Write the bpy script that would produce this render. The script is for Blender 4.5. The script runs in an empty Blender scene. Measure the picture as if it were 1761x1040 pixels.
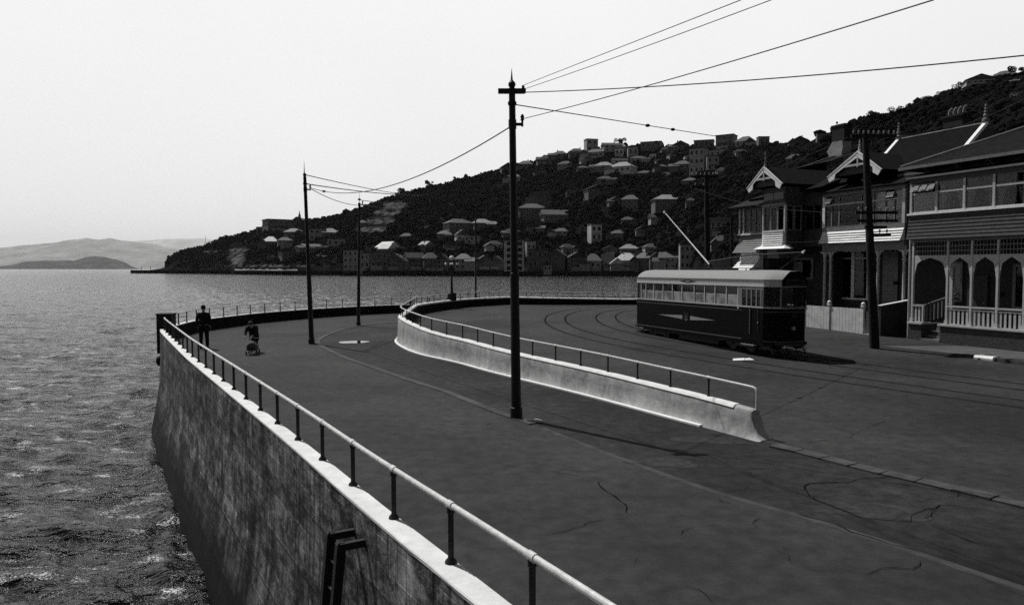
import bpy, bmesh, math, random
import numpy as np
from math import sin, cos, pi, atan, atan2, hypot, radians, sqrt
from mathutils import Vector, Matrix, noise as mn
random.seed(7); rng = np.random.default_rng(7)
S = bpy.context.scene
COL = S.collection

# ------------------------------------------------------------------ camera
F = 1250.0; CH = 3.4; TH = atan(58 / F)          # focal length in photo pixels, eye height, downward pitch
cam = bpy.data.cameras.new('camera'); camo = bpy.data.objects.new('camera', cam); COL.objects.link(camo)
camo.location = (0, 0, CH); camo.rotation_euler = (pi / 2 - TH, 0, 0)
cam.sensor_width = 36; cam.lens = 36 * F / 1761; cam.clip_start = .05; cam.clip_end = 90000
S.camera = camo

# ------------------------------------------------------------------ sky, sun, exposure
SUN_EL, SUN_AZ = radians(58), radians(-45)       # azimuth from +Y (ahead), negative = left
w = bpy.data.worlds.new('World'); S.world = w; w.use_nodes = True
nt = w.node_tree; nt.nodes.clear()
sky = nt.nodes.new('ShaderNodeTexSky'); sky.sky_type = 'NISHITA'; sky.sun_disc = False
sky.sun_elevation = SUN_EL; sky.sun_rotation = SUN_AZ; sky.air_density = 1.0; sky.dust_density = 2.5
sep = nt.nodes.new('ShaderNodeSeparateColor')
nt.links.new(sky.outputs[0], sep.inputs[0])
# monochrome film: grey sky, bright haze low down, darker overhead
geo = nt.nodes.new('ShaderNodeTexCoord'); sx = nt.nodes.new('ShaderNodeSeparateXYZ')
nt.links.new(geo.outputs['Generated'], sx.inputs[0])
mr = nt.nodes.new('ShaderNodeMapRange'); mr.interpolation_type = 'SMOOTHSTEP'
mr.inputs['From Min'].default_value = .34; mr.inputs['From Max'].default_value = .56
mr.inputs['To Min'].default_value = 1.0; mr.inputs['To Max'].default_value = .04
nt.links.new(sx.outputs['Z'], mr.inputs['Value'])
rp = nt.nodes.new('ShaderNodeMath'); rp.operation = 'POWER'; rp.inputs[1].default_value = .45
nt.links.new(sep.outputs[0], rp.inputs[0])
mu = nt.nodes.new('ShaderNodeMath'); mu.operation = 'MULTIPLY'
nt.links.new(rp.outputs[0], mu.inputs[0]); nt.links.new(mr.outputs[0], mu.inputs[1])
sn = nt.nodes.new('ShaderNodeTexNoise'); sn.inputs['Scale'].default_value = 1.6; sn.inputs['Detail'].default_value = 3
nt.links.new(geo.outputs['Generated'], sn.inputs['Vector'])
snr = nt.nodes.new('ShaderNodeMapRange'); snr.inputs['From Min'].default_value = .3; snr.inputs['From Max'].default_value = .7
snr.inputs['To Min'].default_value = .955; snr.inputs['To Max'].default_value = 1.03; nt.links.new(sn.outputs[0], snr.inputs['Value'])
bg = nt.nodes.new('ShaderNodeBackground'); bg.inputs['Strength'].default_value = .15
cl = nt.nodes.new('ShaderNodeMath'); cl.operation = 'MINIMUM'; cl.inputs[1].default_value = 6.2
sc_ = nt.nodes.new('ShaderNodeMath'); sc_.operation = 'MULTIPLY'; sc_.inputs[1].default_value = 4.4
nt.links.new(mu.outputs[0], sc_.inputs[0])
nt.links.new(sc_.outputs[0], cl.inputs[0]); 
my = nt.nodes.new('ShaderNodeMapRange'); my.interpolation_type = 'SMOOTHSTEP'      # hazy sky: bright on the sun's side, dull behind
my.inputs['From Min'].default_value = -.35; my.inputs['From Max'].default_value = .75; my.inputs['To Min'].default_value = .18; my.inputs['To Max'].default_value = 1
nt.links.new(sx.outputs['Y'], my.inputs['Value'])
m3 = nt.nodes.new('ShaderNodeMath'); m3.operation = 'MULTIPLY'; nt.links.new(cl.outputs[0], m3.inputs[0]); nt.links.new(my.outputs[0], m3.inputs[1])
m4 = nt.nodes.new('ShaderNodeMath'); m4.operation = 'MULTIPLY'; nt.links.new(m3.outputs[0], m4.inputs[0]); nt.links.new(snr.outputs[0], m4.inputs[1])
nt.links.new(m4.outputs[0], bg.inputs[0])
wo = nt.nodes.new('ShaderNodeOutputWorld'); nt.links.new(bg.outputs[0], wo.inputs[0])
sl = bpy.data.lights.new('sun', 'SUN'); sl.energy = 3.6; sl.angle = radians(.5); sl.color = (1, 1, .99)
so = bpy.data.objects.new('sun', sl); COL.objects.link(so)
sd = Vector((sin(SUN_AZ) * cos(SUN_EL), cos(SUN_AZ) * cos(SUN_EL), sin(SUN_EL)))
so.rotation_euler = sd.to_track_quat('Z', 'Y').to_euler(); so.location = (-30, 30, 60)
S.view_settings.view_transform = 'Standard'; S.view_settings.look = 'None'
S.view_settings.exposure = 0; S.view_settings.gamma = 1
S.cycles.max_bounces = 6; S.cycles.volume_bounces = 0; S.cycles.use_denoising = False
S.cycles.transparent_max_bounces = 12; S.cycles.sample_clamp_indirect = 2; S.cycles.sample_clamp_direct = 2.5

# ------------------------------------------------------------------ helpers
def ray(px, py):
    u = (px - 880.5) / F; v = (520 - py) / F
    return (u, cos(TH) + v * sin(TH), v * cos(TH) - sin(TH))
def G(px, py, z=0.):
    r = ray(px, py); t = (z - CH) / r[2]; return Vector((r[0] * t, r[1] * t, z))
def D(px, py, d):
    r = ray(px, py); t = d / r[1]; return Vector((r[0] * t, d, CH + r[2] * t))
def smooth(a, b, x):
    t = min(1, max(0, (x - a) / (b - a))); return t * t * (3 - 2 * t)
def interp(tab, x):
    return float(np.interp(x, [t[0] for t in tab], [t[1] for t in tab]))
def resample(pts, step):
    pts = [Vector(p) for p in pts]
    L = [0]
    for a, b in zip(pts, pts[1:]): L.append(L[-1] + (b - a).length)
    n = max(2, int(round(L[-1] / step)) + 1); out = []
    A = np.array([list(p) for p in pts])
    for s in np.linspace(0, L[-1], n): out.append(Vector([float(np.interp(s, L, A[:, k])) for k in range(A.shape[1])]))
    return out
def smoothpath(pts, step, it=6):
    p = resample(pts, step)
    for _ in range(it):
        q = list(p)
        for i in range(1, len(p) - 1): q[i] = (p[i - 1] + p[i] * 2 + p[i + 1]) / 4
        p = q
    return p
def offset(path, o):                              # o > 0: to the left of the direction of travel
    out = []
    for i, p in enumerate(path):
        t = path[min(i + 1, len(path) - 1)] - path[max(i - 1, 0)]; l = hypot(t.x, t.y) or 1
        q = p.copy(); q.x += -t.y / l * o; q.y += t.x / l * o; out.append(q)
    return out

class MB:
    def __init__(s): s.v = []; s.f = []; s.uv = None
    def add(s, vs, fs):
        n = len(s.v); s.v += [tuple(v) for v in vs]; s.f += [tuple(i + n for i in f) for f in fs]; return s
    def box(s, x0, x1, y0, y1, z0, z1):
        return s.add([(x0, y0, z0), (x1, y0, z0), (x1, y1, z0), (x0, y1, z0), (x0, y0, z1), (x1, y0, z1), (x1, y1, z1), (x0, y1, z1)],
                     [(3, 2, 1, 0), (4, 5, 6, 7), (0, 1, 5, 4), (1, 2, 6, 5), (2, 3, 7, 6), (3, 0, 4, 7)])
    def bar(s, a, b, wd, ht=None):                # rectangular bar from a to b
        ht = ht or wd; a = Vector(a); b = Vector(b); d = (b - a).normalized()
        u = d.cross(Vector((0, 0, 1)));
        if u.length < 1e-3: u = Vector((1, 0, 0))
        u.normalize(); n = u.cross(d); u *= wd / 2; n *= ht / 2
        vs = [p + i * u + j * n for p in (a, b) for i, j in ((-1, -1), (1, -1), (1, 1), (-1, 1))]
        return s.add(vs, [(3, 2, 1, 0), (4, 5, 6, 7), (0, 1, 5, 4), (1, 2, 6, 5), (2, 3, 7, 6), (3, 0, 4, 7)])
    def tube(s, path, r, n=8, cap=True):
        path = [Vector(p) for p in path]; rs = r if isinstance(r, (list, tuple)) else [r] * len(path)
        n0 = len(s.v); up = None
        for i, p in enumerate(path):
            d = (path[min(i + 1, len(path) - 1)] - path[max(i - 1, 0)]).normalized()
            if up is None:
                up = Vector((0, 0, 1)) if abs(d.z) < .9 else Vector((1, 0, 0))
            a = d.cross(up);
            if a.length < 1e-4: a = d.orthogonal()
            a.normalize(); b = a.cross(d); up = b
            for k in range(n):
                t = 2 * pi * k / n; s.v.append(tuple(p + (a * cos(t) + b * sin(t)) * rs[i]))
        for i in range(len(path) - 1):
            for k in range(n):
                s.f.append((n0 + i * n + k, n0 + i * n + (k + 1) % n, n0 + (i + 1) * n + (k + 1) % n, n0 + (i + 1) * n + k))
        if cap:
            s.f.append(tuple(n0 + k for k in reversed(range(n)))); m = n0 + (len(path) - 1) * n
            s.f.append(tuple(m + k for k in range(n)))
        return s
    def lathe(s, prof, c=(0, 0, 0), n=14):        # prof: list of (radius, z)
        n0 = len(s.v); cx, cy, cz = c
        for r, z in prof:
            for k in range(n): t = 2 * pi * k / n; s.v.append((cx + max(r, 1e-4) * cos(t), cy + max(r, 1e-4) * sin(t), cz + z))
        for i in range(len(prof) - 1):
            for k in range(n): s.f.append((n0 + i * n + k, n0 + i * n + (k + 1) % n, n0 + (i + 1) * n + (k + 1) % n, n0 + (i + 1) * n + k))
        s.f.append(tuple(n0 + k for k in reversed(range(n)))); m = n0 + (len(prof) - 1) * n
        s.f.append(tuple(m + k for k in range(n)))
        return s
    def prism(s, poly, axis, a, b):               # extrude 2-D polygon along an axis ('x','y','z') from a to b
        def m(p, t): return {'x': (t, p[0], p[1]), 'y': (p[0], t, p[1]), 'z': (p[0], p[1], t)}[axis]
        n = len(poly)
        return s.add([m(p, a) for p in poly] + [m(p, b) for p in poly],
                     [tuple(range(n)), tuple(range(2 * n - 1, n - 1, -1))] + [(i, i + n, (i + 1) % n + n, (i + 1) % n) for i in range(n)])
    def ball(s, c, r, n=10, m=7, sx=1, sy=1, sz=1):
        return s.add([(c[0] + r * sx * sin(pi * i / m) * cos(2 * pi * k / n), c[1] + r * sy * sin(pi * i / m) * sin(2 * pi * k / n), c[2] - r * sz * cos(pi * i / m)) for i in range(m + 1) for k in range(n)],
                     [(i * n + k, i * n + (k + 1) % n, (i + 1) * n + (k + 1) % n, (i + 1) * n + k) for i in range(m) for k in range(n)])
    def slab(s, quad, t):                         # thick quad: offset t along its normal (downwards side)
        q = [Vector(p) for p in quad]; nn = (q[1] - q[0]).cross(q[-1] - q[0]).normalized() * t; n = len(q)
        return s.add(q + [p - nn for p in q], [tuple(range(n)), tuple(range(2 * n - 1, n - 1, -1))] + [(i, i + n, (i + 1) % n + n, (i + 1) % n) for i in range(n)])

def build(name, mb, mat, parent=None, smoothf=False, fix=True):
    me = bpy.data.meshes.new(name); me.from_pydata(mb.v, [], mb.f)
    if mb.uv is not None:
        uvl = me.uv_layers.new(name='UVMap')
        li = np.empty(len(me.loops), dtype=np.int32); me.loops.foreach_get('vertex_index', li)
        uvl.data.foreach_set('uv', np.array(mb.uv, dtype=np.float32)[li].ravel())
    if fix:
        bm = bmesh.new(); bm.from_mesh(me); bmesh.ops.recalc_face_normals(bm, faces=bm.faces); bm.to_mesh(me); bm.free()
    if smoothf:
        me.polygons.foreach_set('use_smooth', [True] * len(me.polygons))
        try: me.set_sharp_from_angle(angle=radians(40))
        except Exception: pass
    me.materials.append(mat)
    o = bpy.data.objects.new(name, me); COL.objects.link(o)
    if parent: o.parent = parent
    return o
def tag(o, label=None, cat=None, group=None, kind=None):
    if label: o['label'] = label
    if cat: o['category'] = cat
    if group: o['group'] = group
    if kind: o['kind'] = kind
    return o
def thing(name, label, cat, loc=(0, 0, 0), rz=0, group=None):
    o = bpy.data.objects.new(name, None); COL.objects.link(o); o.location = loc; o.rotation_euler = (0, 0, rz)
    o.empty_display_size = .2
    return tag(o, label, cat, group)
def copytree(o, parent=None):
    c = o.copy(); COL.objects.link(c)
    if parent is not None: c.parent = parent
    for ch in o.children: copytree(ch, c)
    return c

# ------------------------------------------------------------------ materials (monochrome)
MATS = {}
def mat(name, v, rough=.8, var=0., scale=3., bump=0., bscale=20., spec=.3, metal=0., stretch=(1, 1, 1), detail=5, coord='Object'):
    if name in MATS: return MATS[name]
    m = bpy.data.materials.new(name); m.use_nodes = True; n = m.node_tree; b = n.nodes['Principled BSDF']
    b.inputs['Roughness'].default_value = rough; b.inputs['Metallic'].default_value = metal
    b.inputs['Specular IOR Level'].default_value = spec
    b.inputs['Base Color'].default_value = (v, v, v, 1)
    if var or bump:
        tc = n.nodes.new('ShaderNodeTexCoord'); mp = n.nodes.new('ShaderNodeMapping'); mp.inputs['Scale'].default_value = stretch
        n.links.new(tc.outputs[coord], mp.inputs[0])
    if var:
        nz = n.nodes.new('ShaderNodeTexNoise'); nz.inputs['Scale'].default_value = scale; nz.inputs['Detail'].default_value = detail; nz.inputs['Roughness'].default_value = .65
        n.links.new(mp.outputs[0], nz.inputs['Vector'])
        r = n.nodes.new('ShaderNodeMapRange'); r.inputs['From Min'].default_value = .3; r.inputs['From Max'].default_value = .7
        r.inputs['To Min'].default_value = v * (1 - var); r.inputs['To Max'].default_value = v * (1 + var)
        n.links.new(nz.outputs[0], r.inputs['Value']); n.links.new(r.outputs[0], b.inputs['Base Color'])
    if bump:
        n2 = n.nodes.new('ShaderNodeTexNoise'); n2.inputs['Scale'].default_value = bscale; n2.inputs['Detail'].default_value = 4
        n.links.new(mp.outputs[0], n2.inputs['Vector'])
        bp = n.nodes.new('ShaderNodeBump'); bp.inputs['Strength'].default_value = bump; bp.inputs['Distance'].default_value = .02
        n.links.new(n2.outputs[0], bp.inputs['Height']); n.links.new(bp.outputs[0], b.inputs['Normal'])
    MATS[name] = m; return m
M_POLE = mat('pole_paint', .012, .55, .3, 8, .2, 40)
M_WIRE = mat('wire', .03, .6)
M_IRON = mat('dark_iron', .02, .6, .3, 12, .3, 60)
M_PIPE = mat('galvanised_pipe', .62, .4, .25, 14, .1, 60, spec=.5)
M_WHITE = mat('white_paint', .85, .6, .12, 6)
M_CREAM = mat('cream_paint', .5, .65, .15, 5)
M_GREY = mat('grey_paint', .2, .7, .2, 5)
M_DARK = mat('dark_paint', .045, .7, .3, 4)
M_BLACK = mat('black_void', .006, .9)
M_ROOF = mat('roof_iron', .03, .9, .35, 3, .1, 12, spec=.05)
M_ROOF2 = mat('slate_roof', .014, .9, .35, 4, .1, 12, spec=.05)
M_CURT = mat('net_curtain', .8, .9, .35, 9, 0, 1, stretch=(3, 1, .3))
M_BRICK = mat('rubble_brick', .055, .9, .45, 7, .5, 14)
M_FOOT = mat('footpath_concrete', .085, .9, .3, 1.2, .2, 40)
M_SKIN = mat('skin', .25, .6); M_CLOTH = mat('dark_cloth', .012, .9, .3, 20); M_HAIR = mat('hair', .015, .8)

def glass(name, greyed=0., tint=.05):
    m = bpy.data.materials.new(name); m.use_nodes = True; n = m.node_tree; n.nodes.clear()
    o = n.nodes.new('ShaderNodeOutputMaterial'); tr = n.nodes.new('ShaderNodeBsdfTransparent'); tr.inputs[0].default_value = (.75, .75, .75, 1)
    gl = n.nodes.new('ShaderNodeBsdfGlossy'); gl.inputs['Roughness'].default_value = .04; gl.inputs[0].default_value = (.5, .5, .5, 1)
    fr = n.nodes.new('ShaderNodeFresnel'); fr.inputs[0].default_value = 1.5
    mx = n.nodes.new('ShaderNodeMixShader'); n.links.new(fr.outputs[0], mx.inputs[0]); n.links.new(tr.outputs[0], mx.inputs[1]); n.links.new(gl.outputs[0], mx.inputs[2])
    last = mx
    if greyed:
        df = n.nodes.new('ShaderNodeBsdfDiffuse'); df.inputs[0].default_value = (tint, tint, tint, 1)
        tc = n.nodes.new('ShaderNodeTexCoord'); nz = n.nodes.new('ShaderNodeTexNoise'); nz.inputs['Scale'].default_value = 2.2; nz.inputs['Detail'].default_value = 4
        n.links.new(tc.outputs['Object'], nz.inputs['Vector'])
        r = n.nodes.new('ShaderNodeMapRange'); r.inputs['From Min'].default_value = .35; r.inputs['From Max'].default_value = .65
        r.inputs['To Min'].default_value = greyed * .5; r.inputs['To Max'].default_value = min(1, greyed * 1.4)
        n.links.new(nz.outputs[0], r.inputs['Value'])
        m2 = n.nodes.new('ShaderNodeMixShader'); n.links.new(r.outputs[0], m2.inputs[0]); n.links.new(mx.outputs[0], m2.inputs[1]); n.links.new(df.outputs[0], m2.inputs[2]); last = m2
    n.links.new(last.outputs[0], o.inputs[0]); return m
M_GLASS = glass('window_glass'); M_GREYED = glass('greyed_glass', .55, .5)  # second glass, for lower tram panes: patchy pale grey mixed in

def concrete(name, lo, hi, brick=None, mortar=.3, streak=(4, .35), coord='UV', tide=None):
    """stained concrete; UV = (metres along, height)."""
    m = bpy.data.materials.new(name); m.use_nodes = True; n = m.node_tree; b = n.nodes['Principled BSDF']; b.inputs['Roughness'].default_value = .9
    b.inputs['Specular IOR Level'].default_value = .2
    tc = n.nodes.new('ShaderNodeTexCoord')
    def nz(sc, st, det=6, ro=.65):
        mp = n.nodes.new('ShaderNodeMapping'); mp.inputs['Scale'].default_value = st; n.links.new(tc.outputs[coord], mp.inputs[0])
        t = n.nodes.new('ShaderNodeTexNoise'); t.inputs['Scale'].default_value = sc; t.inputs['Detail'].default_value = det; t.inputs['Roughness'].default_value = ro
        n.links.new(mp.outputs[0], t.inputs['Vector']); return t.outputs[0]
    def mth(op, a, c):
        t = n.nodes.new('ShaderNodeMath'); t.operation = op
        for i, q in enumerate((a, c)):
            if isinstance(q, (int, float)): t.inputs[i].default_value = q
            else: n.links.new(q, t.inputs[i])
        return t.outputs[0]
    big = nz(.5, (1, 1, 1)); st = nz(1, (streak[0], streak[1], 1)); fine = nz(3.2, (1, 1.4, 1), 9, .78)
    s = mth('ADD', mth('MULTIPLY', big, .35), mth('ADD', mth('MULTIPLY', st, .2), mth('MULTIPLY', fine, .45)))
    r = n.nodes.new('ShaderNodeMapRange'); r.inputs['From Min'].default_value = .42; r.inputs['From Max'].default_value = .6
    r.inputs['To Min'].default_value = lo; r.inputs['To Max'].default_value = hi; n.links.new(s, r.inputs['Value']); val = r.outputs[0]
    if brick:
        bt = n.nodes.new('ShaderNodeTexBrick'); bt.offset = .5; bt.inputs['Scale'].default_value = 1
        bt.inputs['Brick Width'].default_value = brick[0]; bt.inputs['Row Height'].default_value = brick[1]; bt.inputs['Mortar Size'].default_value = brick[2]
        bt.inputs['Mortar Smooth'].default_value = .6
        mp = n.nodes.new('ShaderNodeMapping'); n.links.new(tc.outputs[coord], mp.inputs[0])
        ds = n.nodes.new('ShaderNodeVectorMath'); ds.operation = 'ADD'; n.links.new(mp.outputs[0], ds.inputs[0])
        wn = n.nodes.new('ShaderNodeTexNoise'); wn.inputs['Scale'].default_value = 1.5; n.links.new(tc.outputs[coord], wn.inputs['Vector'])
        sc2 = n.nodes.new('ShaderNodeVectorMath'); sc2.operation = 'SCALE'; sc2.inputs['Scale'].default_value = .05; n.links.new(wn.outputs['Color'], sc2.inputs[0]); n.links.new(sc2.outputs[0], ds.inputs[1])
        n.links.new(ds.outputs[0], bt.inputs['Vector'])
        bt.inputs['Color1'].default_value = (1, 1, 1, 1); bt.inputs['Color2'].default_value = (.5, .5, .5, 1); bt.inputs['Mortar'].default_value = (mortar,) * 3 + (1,)
        br = n.nodes.new('ShaderNodeSeparateColor'); n.links.new(bt.outputs[0], br.inputs[0]); val = mth('MULTIPLY', val, br.outputs[0])
    if tide is not None:                          # weed and damp below the tide line
        sp = n.nodes.new('ShaderNodeSeparateXYZ'); n.links.new(tc.outputs[coord], sp.inputs[0])
        y = mth('ADD', sp.outputs[1], mth('MULTIPLY', nz(.6, (1, .5, 1)), 1.2))
        r2 = n.nodes.new('ShaderNodeMapRange'); r2.inputs['From Min'].default_value = tide[0]; r2.inputs['From Max'].default_value = tide[1]
        r2.inputs['To Min'].default_value = tide[2]; r2.inputs['To Max'].default_value = 1; n.links.new(y, r2.inputs['Value']); val = mth('MULTIPLY', val, r2.outputs[0])
    if brick:                                     # scars and patch repairs
        sc3 = nz(1.1, (1, 1.6, 1), 10, .8); r3 = n.nodes.new('ShaderNodeMapRange'); r3.inputs['From Min'].default_value = .44; r3.inputs['From Max'].default_value = .56
        r3.inputs['To Min'].default_value = .3; r3.inputs['To Max'].default_value = 1.7; n.links.new(sc3, r3.inputs['Value']); val = mth('MULTIPLY', val, r3.outputs[0])
        b2 = n.nodes.new('ShaderNodeTexBrick'); b2.offset = .37; b2.inputs['Scale'].default_value = 1; b2.inputs['Brick Width'].default_value = 2.6; b2.inputs['Row Height'].default_value = .31
        b2.inputs['Mortar Size'].default_value = .009; b2.inputs['Mortar Smooth'].default_value = .8; b2.inputs['Color1'].default_value = (1, 1, 1, 1); b2.inputs['Color2'].default_value = (.62, .62, .62, 1); b2.inputs['Mortar'].default_value = (1.9,) * 3 + (1,)
        n.links.new(ds.outputs[0], b2.inputs['Vector']); s2 = n.nodes.new('ShaderNodeSeparateColor'); n.links.new(b2.outputs[0], s2.inputs[0]); val = mth('MULTIPLY', val, s2.outputs[0])
        dr3 = nz(1, (7, .25, 1), 5, .7); r4 = n.nodes.new('ShaderNodeMapRange'); r4.inputs['From Min'].default_value = .42; r4.inputs['From Max'].default_value = .5
        r4.inputs['To Min'].default_value = .45; r4.inputs['To Max'].default_value = 1; n.links.new(dr3, r4.inputs['Value']); val = mth('MULTIPLY', val, r4.outputs[0])
    n.links.new(val, b.inputs['Base Color'])
    bp = n.nodes.new('ShaderNodeBump'); bp.inputs['Strength'].default_value = .5; bp.inputs['Distance'].default_value = .03; n.links.new(s, bp.inputs['Height']); n.links.new(bp.outputs[0], b.inputs['Normal'])
    return m
M_SEAW = concrete('sea_wall_concrete', .02, .5, (4.2, .95, .022), .25, (2.6, .45), tide=(-2.3, -.7, .05))
M_COPE = mat('coping_concrete', .74, .75, .16, 3.5, .15, 30, coord='Object')
M_BARR = concrete('barrier_concrete', .26, .62, None, .3, (2.5, .5))

def asphalt(name, v, var=.28, patch=.35):
    m = bpy.data.materials.new(name); m.use_nodes = True; n = m.node_tree; b = n.nodes['Principled BSDF']
    b.inputs['Roughness'].default_value = .88; b.inputs['Specular IOR Level'].default_value = .25
    tc = n.nodes.new('ShaderNodeTexCoord')
    def nz(sc, det, ro):
        t = n.nodes.new('ShaderNodeTexNoise'); t.inputs['Scale'].default_value = sc; t.inputs['Detail'].default_value = det; t.inputs['Roughness'].default_value = ro
        n.links.new(tc.outputs['Object'], t.inputs['Vector']); return t.outputs[0]
    def mrg(i, a, c, lo, hi):
        r = n.nodes.new('ShaderNodeMapRange'); r.inputs['From Min'].default_value = a; r.inputs['From Max'].default_value = c
        r.inputs['To Min'].default_value = lo; r.inputs['To Max'].default_value = hi; n.links.new(i, r.inputs['Value']); return r.outputs[0]
    def mul(a, c):
        t = n.nodes.new('ShaderNodeMath'); t.operation = 'MULTIPLY'; n.links.new(a, t.inputs[0]); n.links.new(c, t.inputs[1]); return t.outputs[0]
    big = mrg(nz(.22, 4, .6), .35, .65, v * (1 - patch), v * (1 + patch)); mid = mrg(nz(3.5, 6, .7), .3, .7, 1 - var, 1 + var)
    fine = mrg(nz(60, 3, .8), .3, .7, .7, 1.35)
    n.links.new(mul(mul(big, mid), fine), b.inputs['Base Color'])
    bp = n.nodes.new('ShaderNodeBump'); bp.inputs['Strength'].default_value = .5; bp.inputs['Distance'].default_value = .006
    n.links.new(nz(90, 3, .7), bp.inputs['Height']); n.links.new(bp.outputs[0], b.inputs['Normal'])
    return m
M_PROM = asphalt('promenade_asphalt', .030, .45, .35)
M_ROAD = asphalt('road_asphalt', .027, .45, .4)
M_LANE = asphalt('lane_asphalt', .017, .8, .55)
M_CRACK = mat('crack_tar', .008, 1., spec=0)
M_RAILG = mat('tram_rail_groove', .011, 1., .4, 5, spec=0)
M_KERB = concrete('kerb_stone', .04, .1, None, .3, (3, 3), coord='Object')

# ------------------------------------------------------------------ sweep along a path
def sweep(path, prof, uvoff=0):
    """prof(i) -> list of (offset to the left, z) or a fixed list."""
    mb = MB(); n = None; uv = []; s = 0
    for i, p in enumerate(path):
        if i: s += (path[i] - path[i - 1]).length
        t = path[min(i + 1, len(path) - 1)] - path[max(i - 1, 0)]; l = hypot(t.x, t.y); nx, ny = -t.y / l, t.x / l
        pr = prof(i) if callable(prof) else prof; n = len(pr); q = 0
        for j, (o, z) in enumerate(pr):
            mb.v.append((p.x + nx * o, p.y + ny * o, z)); uv.append((s, z + o * .5))
    for i in range(len(path) - 1):
        for j in range(n): k2 = (j + 1) % n; mb.f.append((i * n + j, (i + 1) * n + j, (i + 1) * n + k2, i * n + k2))
    mb.f.append(tuple(range(n))); m = (len(path) - 1) * n; mb.f.append(tuple(m + k for k in reversed(range(n))))
    mb.uv = uv
    return mb

# ------------------------------------------------------------------ water
SEA = -3.8
def water():
    NR, NC = 620, 520
    r = np.exp(np.linspace(np.log(4.), np.log(1600.), NR)); a = np.linspace(radians(-50), radians(42), NC)
    R, A = np.meshgrid(r, a, indexing='ij'); X = R * np.sin(A); Y = R * np.cos(A); Z = np.zeros_like(X)
    for k in range(46):
        wl = 9.0 * (.5 / 9.0) ** (k / 45.); th = radians(250) + rng.normal(0, .4); kx, ky = cos(th) * 2 * pi / wl, sin(th) * 2 * pi / wl
        amp = .0078 * wl * (1 if wl < 4 else 4 / wl); fade = np.clip(1 - R / (wl * 95), 0, 1)
        ph = rng.uniform(0, 6.28) + 1.2 * np.sin(X * .05 * rng.uniform(.5, 2) + Y * .04)
        q = np.sin(X * kx + Y * ky + ph); Z += amp * fade * (1 - np.abs(q)) * 2 - amp * fade
    V = np.stack([X, Y, Z + SEA], -1).reshape(-1, 3)
    i = np.arange(NR - 1)[:, None] * NC + np.arange(NC - 1)[None]
    Fq = np.stack([i, i + 1, i + NC + 1, i + NC], -1).reshape(-1, 4)
    me = bpy.data.meshes.new('water'); me.vertices.add(len(V)); me.vertices.foreach_set('co', V.astype(np.float32).ravel())
    nf = len(Fq); me.loops.add(nf * 4); me.loops.foreach_set('vertex_index', Fq[:, ::-1].astype(np.int32).ravel())
    me.polygons.add(nf); me.polygons.foreach_set('loop_start', np.arange(nf, dtype=np.int32) * 4)
    me.update(calc_edges=True); me.polygons.foreach_set('use_smooth', np.ones(nf, bool)); me.validate()
    m = bpy.data.materials.new('sea_water'); m.use_nodes = True; n = m.node_tree; b = n.nodes['Principled BSDF']
    b.inputs['Base Color'].default_value = (.006, .006, .006, 1); b.inputs['Roughness'].default_value = .11; b.inputs['IOR'].default_value = 1.33
    tc = n.nodes.new('ShaderNodeTexCoord'); prev = None
    for sc, st, dist, stre in ((.12, (1, 2.4, 1), 1.3, .8), (.5, (1, 2.2, 1), .5, .9), (1.7, (1, 2., 1), .15, 1.), (6., (1, 1.6, 1), .035, .8)):
        mp = n.nodes.new('ShaderNodeMapping'); mp.inputs['Scale'].default_value = st; mp.inputs['Rotation'].default_value = (0, 0, radians(18)); n.links.new(tc.outputs['Object'], mp.inputs[0])
        t = n.nodes.new('ShaderNodeTexNoise'); t.inputs['Scale'].default_value = sc; t.inputs['Detail'].default_value = 4; t.inputs['Roughness'].default_value = .6
        n.links.new(mp.outputs[0], t.inputs['Vector'])
        bp = n.nodes.new('ShaderNodeBump'); bp.inputs['Strength'].default_value = stre; bp.inputs['Distance'].default_value = dist; n.links.new(t.outputs[0], bp.inputs['Height'])
        if prev: n.links.new(prev.outputs[0], bp.inputs['Normal'])
        prev = bp
    n.links.new(prev.outputs[0], b.inputs['Normal'])
    # foam flecks, with sun sparkle put into the same white colour
    mp = n.nodes.new('ShaderNodeMapping'); mp.inputs['Scale'].default_value = (1, 2.2, 1); n.links.new(tc.outputs['Object'], mp.inputs[0])
    t1 = n.nodes.new('ShaderNodeTexNoise'); t1.inputs['Scale'].default_value = 15; t1.inputs['Detail'].default_value = 5; t1.inputs['Roughness'].default_value = .75; n.links.new(mp.outputs[0], t1.inputs['Vector'])
    t2 = n.nodes.new('ShaderNodeTexNoise'); t2.inputs['Scale'].default_value = .7; t2.inputs['Detail'].default_value = 2; n.links.new(mp.outputs[0], t2.inputs['Vector'])
    ad = n.nodes.new('ShaderNodeMath'); ad.operation = 'MULTIPLY'; n.links.new(t1.outputs[0], ad.inputs[0]); n.links.new(t2.outputs[0], ad.inputs[1])
    rg = n.nodes.new('ShaderNodeMapRange'); rg.inputs['From Min'].default_value = .36; rg.inputs['From Max'].default_value = .385; n.links.new(ad.outputs[0], rg.inputs['Value'])
    df = n.nodes.new('ShaderNodeBsdfDiffuse'); df.inputs[0].default_value = (.8, .8, .8, 1)
    mx = n.nodes.new('ShaderNodeMixShader'); n.links.new(rg.outputs[0], mx.inputs[0]); n.links.new(b.outputs[0], mx.inputs[1]); n.links.new(df.outputs[0], mx.inputs[2])
    n.links.new(mx.outputs[0], n.nodes['Material Output'].inputs[0])
    me.materials.append(m); o = bpy.data.objects.new('water', me); COL.objects.link(o); tag(o, kind='structure')
    # the open sea beyond, out to the horizon
    mb = MB(); rr = [1590, 3000, 8000, 20000, 70000]; nc = 48
    for q in rr:
        for k in range(nc + 1): t = radians(-60 + 120 * k / nc); mb.v.append((q * sin(t), q * cos(t), SEA - .02))
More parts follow.
